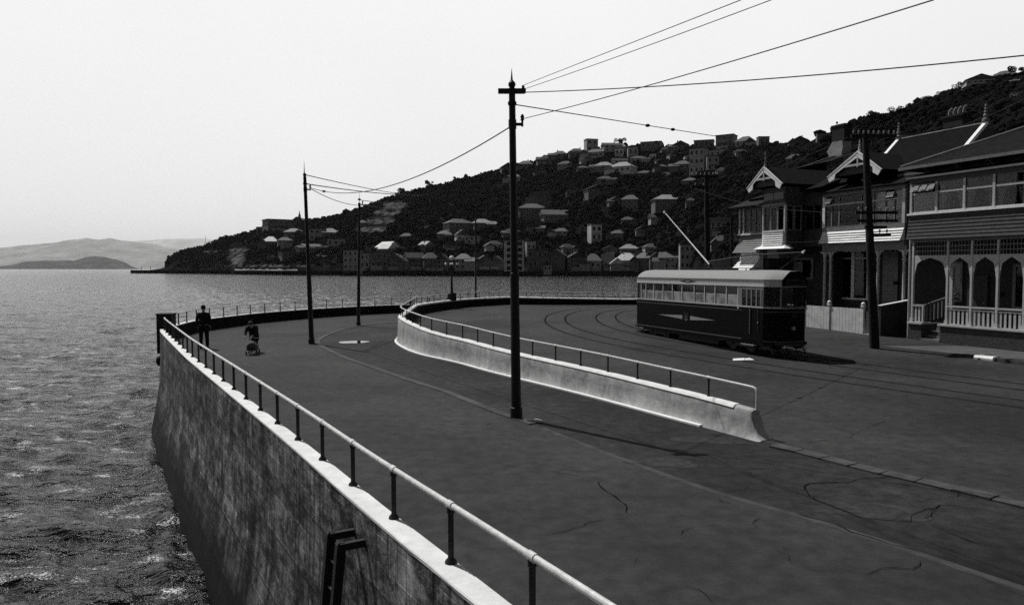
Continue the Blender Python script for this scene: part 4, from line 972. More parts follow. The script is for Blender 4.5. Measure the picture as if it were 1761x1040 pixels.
def house1():
    t = thing('shingled_house', 'dark shingled two-storey house with arched white veranda and curtained sunroom windows', 'house', (FO[0], FO[1], 0), FA)
    XL, XR = -1.68, 8.6
    PX = [-1.53, .14, 1.21, 2.3, 3.36, 4.43, 5.5, 6.57, 7.64]
    build('wall', MB().box(XL + .05, XR, 2.3, 10, .2, 7.95).box(XL + .05, XR, .6, 2.3, 4.7, 5.4), M_DBOARD, t)
    build('porch_base', MB().box(-.06, XR, .02, .45, .2, .95).box(-1.57, -.96, .02, .5, .2, .95).box(-1.57, -1.2, .5, 2.3, .2, .95), M_BRICK, t)
    build('porch_coping', MB().box(-.14, XR, -.05, .5, .95, 1.03).box(-1.63, -.9, -.05, .55, .95, 1.03), M_TRIM, t)
    build('veranda_floor', MB().box(-.06, XR, .45, 2.3, .75, .93).box(-1.2, -.06, 1.4, 2.3, .75, .93), M_DARK, t)
    for k in range(4): build('step', MB().box(-.96, -.06, .0 + k * .32, .34 + k * .32, .2, .34 + k * .15), M_DTRIM, t)
    for x in PX:
        build('veranda_post', MB().box(x - .045, x + .045, .1, .2, 1.03, 4.62).box(x - .07, x + .07, .08, .22, 1.03, 1.2), M_TRIM, t)
    # balustrades
    for i in range(1, len(PX) - 1):
        x0, x1 = PX[i] + .045, PX[i + 1] - .045; b = MB().box(x0, x1, .1, .2, 1.76, 1.83).box(x0, x1, .12, .18, 1.66, 1.7)
        n = 5
        for k in range(n): x = x0 + (x1 - x0) * (k + .6) / (n + .2); b.box(x - .045, x + .045, .14, .165, 1.05, 1.68)
        build('balustrade', b, M_TRIM, t)
    b = MB().box(-1.48, -1.0, .1, .2, 1.74, 1.81).box(-1.02, -.95, .1, .2, 1.03, 1.8)
    for x in (-1.35, -1.18): b.box(x - .045, x + .045, .14, .165, 1.05, 1.74)
    build('balustrade', b, M_TRIM, t)
    b = MB().bar((-1.0, .2, 1.78), (-.98, 2.2, 2.25), .06, .07)
    for k in range(8): y = .35 + k * .24; b.box(-1.02, -.97, y, y + .05, 1.03 + k * .05, 1.74 + k * .055)
    build('stair_balustrade', b, M_DTRIM, t)
    # arches, lattice, beam
    for i in range(len(PX) - 1):
        x0, x1 = PX[i] + .045, PX[i + 1] - .045; wd = x1 - x0; xm = (x0 + x1) / 2; a = min(.16, wd * .12); sh = min(.22, wd * .2)
        L_ = [(x0, 2.9), (x0 + a * .45, 3.3), (x0 + a, 3.62), (x0 + a + sh * .8, 3.74), (xm, 3.88), (xm, 3.98), (x0, 3.98)]
        R_ = [(x1, 2.9), (x1, 3.98), (xm, 3.98), (xm, 3.88), (x1 - a - sh * .8, 3.74), (x1 - a, 3.62), (x1 - a * .45, 3.3)]
        build('arch', MB().prism(L_, 'y', .12, .17).prism(R_, 'y', .12, .17), M_TRIM, t)
        l = MB(); nv = max(6, int(wd / .13))
        for k in range(1, nv): x = x0 + wd * k / nv; l.box(x - .012, x + .012, .135, .155, 3.98, 4.56)
        for z in (4.17, 4.37): l.box(x0, x1, .13, .16, z - .02, z + .02)
        build('lattice', l, M_DTRIM, t)
    build('veranda_beam', MB().box(XL, XR, .06, .3, 4.56, 4.7), M_DTRIM, t)
    s = MB(); boards(s, XL, XR, 4.7, 5.76, 0, 7, .035, .16); build('shingle_band', s, M_SHING, t)
    s = MB(); s.box(XL, XL + .02, .03, 2.3, 4.7, 5.76); build('side_shingles', s, M_SHING, t)
    build('sill', MB().box(XL - .05, XR, -.1, .1, 5.76, 5.84), M_WHITE, t)
    ed = [-1.62, -.38, .88, 2.13, 3.38, 4.63, 5.88, 7.13, 8.4]
    for i in range(len(ed) - 1):
        x0, x1 = ed[i], ed[i + 1]
        win(t, x0, x1, 5.84, 6.72, .05, .06, None, M_TRIM, 'full' if i == 0 else 'tied')
        if i == 0:
            f = MB(); f.slab([(x0 + .06, -.18, 6.78), (x1 - .06, -.18, 6.78), (x1 - .06, .02, 7.12), (x0 + .06, .02, 7.12)], .03); a = build('awning_window', f, M_GREY, t)
            for k in range(3): q = x0 + .2 + k * .38; build('pane', MB().slab([(q, -.19, 6.83), (q + .26, -.19, 6.83), (q + .26, -.05, 7.07), (q, -.05, 7.07)], .004), M_DTRIM, a)
        else: win(t, x0, x1, 6.72, 7.16, .05, .05, None, M_DTRIM, False, None, 'fanlight')
    for x in ed: build('mullion', MB().box(x - .05, x + .05, -.01, .1, 5.84, 7.16), M_TRIM, t)
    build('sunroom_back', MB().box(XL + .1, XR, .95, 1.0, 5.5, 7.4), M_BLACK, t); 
    build('header', MB().box(XL - .02, XR, -.03, .2, 7.16, 7.42).box(XL, XL + .04, .2, 2.3, 5.76, 7.42), M_DARK, t)
    build('sunroom_gutter', MB().box(XL - .1, XR, -.14, -.02, 7.36, 7.44), M_DTRIM, t)
    build('sunroom_roof', MB().slab([(XL - .1, -.12, 7.44), (XR, -.12, 7.44), (XR, 1.2, 7.75), (XL - .1, 1.2, 7.75)], .05), M_ROOF2, t)
    build('frieze', MB().box(XL + .02, XR, .9, 1.2, 7.4, 7.95).box(XL + .02, XL + .1, 1.2, 2.3, 5.4, 7.95), M_DARK, t)
    for k in range(7): x = -1.3 + k * 1.45; build('eave_bracket', MB().prism([(.9, 7.5), (.9, 7.92), (.25, 7.92), (.3, 7.82)], 'x', x, x + .07), M_DTRIM, t)
    ex, ey, ez, p = XL - .55, .05, 7.96, .44; a = 5.2; EY = 10.4
    rf = MB().slab([(ex, ey, ez), (XR + .5, ey, ez), (XR + .5, ey + a, ez + a * p), (ex + a, ey + a, ez + a * p)], .07)
    rf.slab([(ex, EY, ez), (ex, ey, ez), (ex + a, ey + a, ez + a * p), (ex + a, EY - a, ez + a * p)], .07); rf.slab([(XR + .5, EY, ez), (ex, EY, ez), (ex + a, EY - a, ez + a * p), (XR + .5, EY - a, ez + a * p)], .07)
    # corrugation ribs
    for k in range(72):
        x = ex + .15 + k * .15; top = min(a, x - ex)
        if x < XR + .5: rf.bar((x, ey + .01, ez + .012), (x, ey + top, ez + top * p + .012), .03, .02)
    r_ = build('roof', rf, M_ROOF, t)
    build('hip_cap', MB().tube([(ex, ey, ez + .03), (ex + a, ey + a, ez + a * p + .03)], .06, 8), M_DTRIM, r_)
    build('gutter', MB().box(ex - .05, XR + .5, ey - .1, ey, ez - .14, ez - .01).box(ex - .1, ex, ey, EY, ez - .14, ez - .01), M_DTRIM, t)
    build('downpipe', MB().tube([(XL - .12, .25, .3), (XL - .12, .25, 7.3)], .045, 8), M_TRIM, t)
    # veranda interior
    for x0, x1 in ((1.5, 2.5), (3.0, 4.1), (4.9, 5.9)): win(t, x0, x1, 1.7, 3.6, 2.26, .12, None, M_DTRIM)
    win(t, -1.5, -.75, 1.9, 3.7, 2.26, .1, None, M_DTRIM)
    d_ = build('door', MB().box(-.45, .45, 2.2, 2.28, .93, 3.1), M_DARK, t); build('handle', MB().ball((.33, 2.17, 1.9), .035, 8, 6), M_TRIM, d_)
    build('inner_post', MB().box(-.78, -.62, 1.45, 1.6, .93, 3.45), M_TRIM, t)
    build('letter_box', MB().box(.85, 1.1, 2.2, 2.27, 2.25, 2.4), M_BLACK, t)
house1()

def gable(t, xl, xr, xa, zf, za, y0, y1, m_roof, th=.12):
    """front gable: two roof slopes, barge boards, collar piece."""
    ov = 0
    build('gable_roof', MB().slab([(xl, y0, zf), (xa, y0, za), (xa, y1, za), (xl, y1, zf)], -.06).slab([(xa, y0, za), (xr, y0, zf), (xr, y1, zf), (xa, y1, za)], -.06), m_roof, t)
    def barge(xa_, za_, xb, zb_):
        d = Vector((xb - xa_, 0, zb_ - za_)); n = Vector((-d.z, 0, d.x)).normalized(); n = n if n.z < 0 else -n
        q = [Vector((xa_, 0, za_)), Vector((xb, 0, zb_)), Vector((xb, 0, zb_)) + n * .3 - d.normalized() * .0, Vector((xb, 0, zb_)) + n * .34 - d.normalized() * .34, Vector((xb, 0, zb_)) + n * .14 - d.normalized() * .52, Vector((xa_, 0, za_ - .24))]
        build('barge_board', MB().prism([(v.x, v.z) for v in q], 'y', y0 - .08, y0 - .03), M_BOARD, t)
        e = n * -.035
        build('barge_capping', MB().add([(xa_, y0 - .1, za_), (xb, y0 - .1, zb_), (xb, y0 + .12, zb_), (xa_, y0 + .12, za_), (xa_ + e.x, y0 - .1, za_ + e.z + .03), (xb + e.x, y0 - .1, zb_ + e.z), (xb + e.x, y0 + .12, zb_ + e.z), (xa_ + e.x, y0 + .12, za_ + e.z + .03)], [(0, 1, 2, 3), (4, 5, 6, 7), (0, 1, 5, 4), (1, 2, 6, 5), (2, 3, 7, 6), (3, 0, 4, 7)]), M_WHITE, t)
    barge(xa, za, xl, zf); barge(xa, za, xr, zf)
    h = za - zf; zc = zf + h * .42; k = (za - zc) / h
    build('collar_board', MB().box(xa - (xa - xl) * k * .8, xa + (xr - xa) * k * .8, y0 - .075, y0 - .035, zc - .06, zc + .05).box(xa - .04, xa + .04, y0 - .085, y0 - .03, zc - .12, za - .15), M_TRIM, t)
    build('gable_wall', MB().prism([(xl + .25, zf), (xr - .25, zf), (xa, za - .2)], 'y', y0 + .1, y0 + .16), M_DARK, t)

def house2():
    t = thing('gabled_house', 'two-storey house with a bright white board band, small front gable and glazed balcony', 'house', (FO[0], FO[1], 0), FA)
    Y0 = 1.3; XL, XR = -8.02, -3.0
    build('wall', MB().box(XL + .1, -1.95, Y0 + 1.6, 9.5, .2, 8.1), M_DBOARD, t)
    build('veranda_floor', MB().box(XL, XR, Y0, Y0 + 1.6, .2, .9), M_BRICK, t)
    for x in (-7.92, -7.52, -4.52, -3.05):
        f = MB().lathe([(.11, .9), (.11, 1.3), (.075, 1.34), (.07, 2.4), (.065, 3.75), (.09, 3.8), (.09, 3.88), (.07, 3.92), (.1, 4.2), (.1, 4.5)], (x, Y0 + .1, 0), 10)
        build('veranda_post', f, M_TRIM, t, True)
        for s in (-1, 1): build('bracket', MB().prism([(x + s * .08, 4.3), (x + s * .08, 4.0), (x + s * .14, 4.18), (x + s * .4, 4.3)], 'y', Y0 + .08, Y0 + .12), M_TRIM, t)
    build('veranda_beam', MB().box(XL, XR, Y0 - .02, Y0 + .22, 4.3, 4.72), M_DTRIM, t)
    s = MB(); boards(s, XL, XR, 4.74, 5.36, Y0, 5, .085, .25); build('board_band', s, M_BOARD, t)
    build('balcony_box', MB().box(XL + .05, XR, Y0 + .05, Y0 + 1.6, 4.72, 5.4), M_DARK, t)
    build('sill', MB().box(XL - .02, XR + .02, Y0 - .03, Y0 + .1, 5.36, 5.56), M_GREY, t)
    for x in (XL + .06, XR - .06): build('corner_board', MB().box(x - .08, x + .08, Y0 - .03, Y0 + .1, 5.56, 7.2), M_WHITE if x < -5 else M_TRIM, t)
    xs = [-7.9, -7.45, -6.95, -5.55, -4.8, -4.1, -3.6, -3.14]
    for i in range(len(xs) - 1):
        win(t, xs[i], xs[i + 1], 5.58, 6.72, Y0 + .05, .035, None, M_GREY, False)
        if i in (0, 5):
            f = MB().slab([(xs[i] + .1, Y0 - .12, 6.85), (xs[i + 1] + .0, Y0 - .12, 6.85), (xs[i + 1] + .0, Y0 + .0, 7.08), (xs[i] + .1, Y0 + .0, 7.08)], .02); a = build('awning_window', f, M_WHITE, t)
        else: win(t, xs[i], xs[i + 1], 6.76, 7.15, Y0 + .05, .03, None, M_GREY, False, None, 'fanlight')
    build('transom', MB().box(-7.95, -3.1, Y0 - .0, Y0 + .1, 6.71, 6.77), M_TRIM, t)
    build('curtain', MB().box(-7.25, -7.14, Y0 + .15, Y0 + .17, 5.8, 6.5), M_WHITE, t)
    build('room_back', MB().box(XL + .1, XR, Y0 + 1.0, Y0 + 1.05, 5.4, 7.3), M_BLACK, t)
    build('header', MB().box(XL - .02, XR + .02, Y0 - .04, Y0 + .15, 7.18, 7.42).box(XL, XL + .05, Y0 + .15, Y0 + 1.6, 5.4, 7.42).box(XR - .05, XR, Y0 + .15, Y0 + 1.6, 5.4, 7.42), M_DTRIM, t)
    build('balcony_roof', MB().slab([(XL - .15, Y0 - .25, 7.42), (XR + .1, Y0 - .25, 7.42), (XR + .1, Y0 + 1.6, 8.05), (XL - .15, Y0 + 1.6, 8.05)], .06), M_ROOF2, t)
    # ground-floor window pair and weatherboarded entrance wall behind the veranda
    yb = Y0 + 1.55
    def X_(px): return Lc(px, 470, yb)[0]
    def Z_(py, px=1465): return Lc(px, py, yb)[1]
    x0, x1, xm = X_(1440), X_(1494), X_(1467); zt, z0 = Z_(430), Z_(515)
    for a, b in ((x0, xm), (xm, x1)): win(t, a, b, z0, zt, yb, .1, zt - .45, M_WHITE, False)
    build('window_box', MB().box(x0, x1, yb + .0, yb + .1, .9, z0), M_BRICK, t)
    s = MB(); boards(s, X_(1518), X_(1544), .9, 4.3, yb, 20, .03); build('entrance_wall', s, M_DTRIM, t)
    build('meter_box', MB().box(X_(1539), X_(1545), yb - .12, yb, Z_(489, 1540), Z_(483, 1540)), M_BLACK, t)
    # roofs
    ya, yr = 2.9, 5.0; zr = 10.24; ze = 8.32; xr0, xr1 = -1.85, -6.6
    rf = MB().slab([(xr1, ya - .3, ze - .25), (xr0, ya - .3, ze - .25), (xr0, yr, zr), (xr1, yr, zr)], .07).slab([(xr0, 8, ze), (xr1, 8, ze), (xr1, yr, zr), (xr0, yr, zr)], .07)
    for k in range(30): x = xr1 + .16 * k; rf.bar((x, ya - .28, ze - .22), (x, yr, zr + .015), .025, .02) if x < xr0 else None
    rf.slab([(XL - .2, 2.0, 7.95), (xr1, 2.6, 8.05), (xr1, yr, zr - .1)], .06).slab([(XL - .2, 8, 7.95), (XL - .2, 2.0, 7.95), (xr1, yr, zr - .1), (xr1, 7, zr - 1)], .06)
    build('roof', rf, M_ROOF2, t)
    build('ridge_cap', MB().tube([(xr1, yr, zr + .03), (xr0, yr, zr + .03)], .05, 8), M_DTRIM, t)
    for x in (xr0, xr1):
        build('verge_capping', MB().slab([(x - .1, ya - .4, ze - .28), (x + .1, ya - .4, ze - .28), (x + .1, yr, zr + .1), (x - .1, yr, zr + .1)], .14), M_WHITE, t)
        finial(x, yr, zr + .1, .85, t, M_DTRIM, .1)
        build('gable_end', MB().prism([(ya - .2, ze - .3), (8, ze - .2), (yr, zr - .05)], 'x', x - .05, x + .05), M_DARK, t)
    build('gutter', MB().box(-4.4, xr0 + .1, ya - .48, ya - .36, ze - .4, ze - .28), M_DTRIM, t)
    gable(t, -7.55, -4.2, -5.62, 8.18, 9.22, 1.15, 5.0, M_ROOF2)
    finial(-5.62, 1.2, 9.25, .62, t, M_TRIM, .06)
    # chimney with four cowls behind the ridge
    ch, a, b, zt = chimney(1622, 1655, 201, 222, 8.0, 4, t, mat('sooty_brick', .02, .9, .4, 6))
    for k in range(4):
        x = a + (b - a) * (k + .5) / 4; build('cowl', MB().tube([(x, 8.3, zt), (x, 8.3, zt + .22), (x + .05, 8.3, zt + .34), (x + .14, 8.3, zt + .42)], [.08, .08, .07, .05], 8), M_GREY, ch, True)
    x0_, _ = Lc(1622, 215, 8); x1_, zb_ = Lc(1655, 215, 8)
    build('chimney_stack', MB().box(x0_ + .05, x1_ - .05, 8.05, 8.55, 8.2, zt - .2), MATS['sooty_brick'], t)
house2()

def house3():
    t = thing('turreted_house', 'dark two-storey house with a narrow gabled bay and flared weatherboard skirt behind the tram', 'house', (FO[0], FO[1], 0), FA)
    build('wall', MB().box(-13.3, -8.1, 2.2, 9, .2, 7.4).box(-13.2, -11.3, .6, 2.2, .2, 4.0), M_DBOARD, t)
    # right recessed balcony
    build('balcony_front', MB().box(-9.35, -8.1, 1.3, 1.4, 4.6, 5.5), M_DARK, t); build('balcony_head', MB().box(-9.35, -8.1, 1.28, 1.42, 6.85, 7.5), M_DARK, t)
    for a, b in ((-9.3, -8.7), (-8.7, -8.15)): win(t, a, b, 5.5, 6.85, 1.35, .05, None, M_DARK)
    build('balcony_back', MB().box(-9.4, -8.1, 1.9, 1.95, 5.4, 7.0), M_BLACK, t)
    # gabled bay
    bx0, bx1 = -11.15, -9.45
    build('bay', MB().box(bx0 + .02, bx1 - .02, .06, 2.2, 4.5, 5.48).box(bx0, bx1, .02, 2.2, 6.88, 7.9).box(bx0 + .05, bx1 - .05, 1.2, 2.2, 5.48, 6.88), M_DARK, t)
    for x in (bx0, bx1): build('corner_board', MB().box(x - .05, x + .05, -.02, .1, 4.6, 6.95), M_TRIM, t)
    for k in range(3): a = bx0 + .06 + k * .54; win(t, a, a + .53, 5.5, 6.86, .05, .05, None, M_GREY, 'tied' if k else False)
    for y in (.1, .65): 
        w_ = win(t, 0, .5, 5.5, 6.86, 0, .05, None, M_GREY); w_.rotation_euler = (0, 0, pi / 2); w_.location = (bx1, y, 0)
    s = MB(); boards(s, bx0 + .05, bx1 - .05, 4.72, 5.44, 0, 6, .075, .06); build('weatherboards', s, M_BOARD, t)
    build('bay_sill', MB().box(bx0 + .03, bx1 - .03, -.09, .06, 5.44, 5.5), M_WHITE, t)
    build('flared_skirt', MB().add([(bx0 - .05, .0, 4.72), (bx1 + .05, .0, 4.72), (bx1 + .4, -.35, 4.5), (bx0 - .4, -.35, 4.5), (bx0 - .05, .3, 4.72), (bx1 + .05, .3, 4.72), (bx1 + .4, .3, 4.5), (bx0 - .4, .3, 4.5)], [(0, 1, 2, 3), (4, 5, 6, 7), (0, 1, 5, 4), (1, 2, 6, 5), (2, 3, 7, 6), (3, 0, 4, 7)]), M_WHITE, t)
    pn = MB().box(bx0 + .1, (bx0 + bx1) / 2 - .03, -.03, .03, 7.2, 7.6).box((bx0 + bx1) / 2 + .03, bx1 - .1, -.03, .03, 7.2, 7.6); build('panel', pn, M_GREY, t)
    build('bay_head', MB().box(bx0 - .05, bx1 + .05, -.06, .1, 6.88, 7.0), M_GREY, t)
    gable(t, -12.05, -9.25, -10.68, 7.98, 9.02, -.35, 5.0, M_ROOF2)
    finial(-10.68, -.3, 9.03, .95, t, M_DTRIM, .07)
    # left wing with a flared lower skirt
    lx0, lx1 = -13.5, -11.2
    for x in (lx0, lx0 + .35): build('corner_board', MB().box(x - .045, x + .045, .25, .35, 5.45, 6.95), M_TRIM, t)
    for k in range(4): a = lx0 + .4 + k * .46; win(t, a, a + .45, 5.5, 6.9, .35, .05, None, M_DTRIM)
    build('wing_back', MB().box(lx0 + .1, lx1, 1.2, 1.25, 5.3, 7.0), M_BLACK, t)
    build('wing_sill', MB().box(lx0 - .1, lx0 + 1.1, .18, .35, 5.38, 5.46), M_WHITE, t); build('wing_sill_shade', MB().box(lx0 + 1.1, lx1, .2, .35, 5.38, 5.46), M_DTRIM, t)
    s = MB(); boards(s, lx0, lx1, 4.35, 5.38, .35, 8, .04, .55); build('wing_skirt', s, M_DTRIM, t)
    build('wing_head', MB().box(lx0 - .1, lx1, .25, .45, 6.95, 7.1), M_DTRIM, t)
    build('wing_roof', MB().slab([(lx0 - .7, -.1, 7.05), (lx1, -.1, 7.05), (lx1, 2.4, 7.9), (lx0 - .7, 2.4, 7.9)], .1), M_ROOF, t)
    s = MB(); boards(s, -13.45, -11.75, 3.3, 4.12, .35, 6, .05, .8); s.prism([(.3, 3.3), (.3, 4.35), (.6, 4.35), (.6, 3.3)], 'x', -13.4, -11.8); build('sunlit_boards', s, M_BOARD, t)  # sunlit lower wall: the light is put into white colour and slope
    # lower windows and door right of the sunlit boards
    win(t, -11.0, -9.5, 2.8, 4.0, 2.15, .1, None, M_DTRIM); build('blind', MB().box(-10.9, -10.3, 2.12, 2.14, 3.2, 3.8), M_GREY, t)
    build('downpipe', MB().tube([(-8.5, 1.9, .3), (-8.5, 1.9, 4.4)], .04, 6), M_DTRIM, t)
    # main roof
    rf = MB().slab([(-13.6, 1.0, 7.55), (-7.9, 1.0, 7.75), (-7.9, 4.6, 9.0), (-11.5, 4.6, 9.05)], .08).slab([(-13.6, 9, 7.5), (-13.6, 1.0, 7.5), (-11.5, 4.6, 9.05), (-11.5, 6, 9.05)], .08)
    x0, z0 = Lc(1385, 291, 5.5); x1, z1 = Lc(1415, 271, 6.2)
    rf.add([(x0, 4.2, z0 - .1), (x0 + 3.4, 4.2, z0), (x1 + 2.6, 6.6, z1 + .1), (x1, 6.6, z1), (x0, 9, z0 - .1)], [(0, 1, 2, 3), (0, 3, 4)])
    build('roof', rf, M_ROOF2, t); build('hip_cap', MB().tube([(x0 + 1.9, 4.15, z0), (x1 + 1.1, 6.55, z1 + .1)], .05, 6), M_GREY, t)
    ch = MB(); a, z = Lc(1424, 258, 6.0); b, _ = Lc(1449, 258, 6.0); zt = Lc(1440, 243, 6.0)[1]
    zb_ = Lc(1430, 275, 6)[1]
    s = MB(); s.prism([(a - .1, zb_ - .6), (b + .05, zb_ - .6), (b + .05, zb_ + .1), (b - .1, zb_ + .2), (b, z), (b - .05, zt), (a + .3, zt), (a - .1, z - .1), (a + .1, zb_ + .2), (a - .1, zb_ + .1)], 'y', 6.0, 6.7)
    c = build('chimney', s, mat('pale_render', .3, .85, .3, 3, .2, 12), t)
    a, zz = Lc(1432, 217, 6.05); b, _ = Lc(1453, 217, 6.05); build('chimney_pot', MB().box(a, b, 6.0, 6.6, zt, zz).box(a - .06, b + .06, 5.95, 6.65, zz - .1, zz), MATS['sooty_brick'], c)
    return Lc(1438, 216, 6.2)
gx, gz = house3()
g = fw_(gx, 6.25, gz + .0)
t = thing('seagull', 'small dark seagull perched on the tall chimney pot', 'bird', g, radians(70))
skin('body', [(0, 0, .16), (.1, 0, .18), (.16, 0, .25), (.2, 0, .27), (-.12, 0, .14), (-.24, 0, .12)], [(0, 1), (1, 2), (2, 3), (0, 4), (4, 5)], [.075, .06, .04, .028, .05, .02], M_DARK, t, 1)
build('leg', MB().tube([(.02, -.025, 0), (.02, -.025, .12)], .01, 5), M_DARK, t); build('leg', MB().tube([(.02, .025, 0), (.02, .025, .12)], .01, 5), M_DARK, t); build('beak', MB().tube([(.22, 0, .27), (.29, 0, .255)], [.014, .004], 5), M_DARK, t)

# front fences
t = thing('boarded_fence', 'pale vertical board fence with ball-topped posts behind the tram', 'fence', (FO[0], FO[1], 0), FA)
f = MB(); x = -13.0; k = 0
while x < -3.7:
    f.box(x, x + .098, -.45 + (k % 2) * .004, -.425 + (k % 2) * .004, .28, 1.5 + .004 * (k % 3)); x += .1; k += 1
build('boards', f, M_FENCE, t); build('rail', MB().box(-13, -3.65, -.42, -.36, 1.3, 1.38).box(-13, -3.65, -.42, -.36, .45, .53), M_FENCE, t)
build('plinth', MB().box(-13, -3.6, -.44, -.38, .1, .27), M_DARK, t)
for x in (-11.0, -9.2, -7.45, -5.75, -3.68):
    p = build('post', MB().box(x - .06, x + .06, -.5, -.38, .2, 1.6), M_FENCE, t); build('ball', MB().ball((x, -.44, 1.72), .1, 12, 8).box(x - .09, x + .09, -.53, -.35, 1.6, 1.64), M_WHITE, p, True)
t = thing('garden_gate', 'narrow slatted gate between the board fence and the dark side wall', 'gate', (FO[0], FO[1], 0), FA)
f = MB()
for k in range(6): f.box(-3.56 + k * .085, -3.5 + k * .085, -.38, -.35, .36, 1.4)
build('slats', f, M_CREAM, t); build('frame', MB().box(-3.58, -3.05, -.35, -.32, 1.2, 1.27).box(-3.58, -3.05, -.35, -.32, .42, .49), M_CREAM, t); build('threshold', MB().box(-3.6, -3.0, -.5, -.2, .2, .34), M_CREAM, t)
t = thing('side_wall', 'dark boarded side wall with a sloping white capping beside the telegraph pole', 'wall', (FO[0], FO[1], 0), FA)
build('wall', MB().prism([(-.42, .2), (1.3, .2), (1.3, 1.86), (-.42, 1.66)], 'x', -2.8, -2.7), M_DBOARD, t); build('capping', MB().slab([(-2.85, -.45, 1.68), (-2.65, -.45, 1.68), (-2.65, 1.35, 1.9), (-2.85, 1.35, 1.9)], -.04), M_WHITE, t)

# ------------------------------------------------------------------ the hill across the bay
SIL = [(225, 467.5), (240, 466), (262, 464), (283, 461), (287, 452), (293, 443), (302, 436), (320, 430), (345, 424), (365, 418), (385, 407), (393, 405), (402, 407), (420, 400), (436, 398), (447, 396), (462, 388), (500, 385), (520, 381), (560, 377), (600, 367), (640, 352), (668, 341), (690, 334), (720, 327), (750, 320), (780, 311), (810, 304), (840, 298), (870, 292), (900, 284), (930, 277), (960, 268), (1005, 260), (1045, 254), (1100, 252), (1160, 254), (1220, 252), (1280, 250), (1340, 252), (1400, 248), (1440, 240), (1470, 226), (1490, 213), (1530, 202), (1560, 192), (1590, 178), (1620, 166), (1650, 156), (1700, 142), (1761, 128), (1900, 100), (2300, 60)]
RID = [(225, 1150), (283, 1130), (300, 1180), (450, 1150), (640, 1080), (900, 1050), (1150, 950), (1300, 780), (1450, 480), (1560, 380), (1761, 330), (2300, 300)]
SHO = [(225, 1140), (283, 1080), (300, 1050), (450, 850), (640, 720), (900, 705), (1100, 690), (1200, 560), (1300, 400), (1450, 150), (1560, 110), (1761, 95), (2300, 90)]
def fbm(x, y, s, o=4, seed=0.): return mn.fractal(Vector((x / s, y / s, seed)), 1.0, 2.1, o)
def hill_point(px, s):
    """px column, s = 0 at the shore, 1 on the skyline, up to 1.6 behind it."""
    ds, dr_ = interp(SHO, px), interp(RID, px); d = ds + (dr_ - ds) * s
    u = (px - 880.5) / F; x, y = u * d, d * 1.0
    zr = D(px, interp(SIL, px), dr_).z; z0 = 1.2 if px < 1250 else .1
    if s <= 0: return Vector((x, y, z0))
    flat = .05
    q = max(0, (s - flat) / (1 - flat))
    pw = .78
    if s <= 1: z = z0 + (zr - z0) * (q ** pw)
    else: z = zr - (s - 1) * (dr_ - ds) * .35
    env = sin(pi * min(1, max(0, q)) ** .9) * (zr - z0)
    z += env * .11 * fbm(x, y, 170, 3, 3.) + env * .05 * fbm(x, y, 45, 3, 9.)
    return Vector((x, y, z))
BARE = [(640, 395, 30, 5), (655, 380, 26, 6), (668, 366, 24, 6), (680, 354, 22, 6), (408, 443, 14, 16), (402, 458, 5, 14), (412, 430, 18, 3), (365, 433, 16, 1.5), (520, 440, 60, 1.5), (460, 457, 80, 1.8), (735, 392, 14, 3), (1100, 300, 60, 3)]
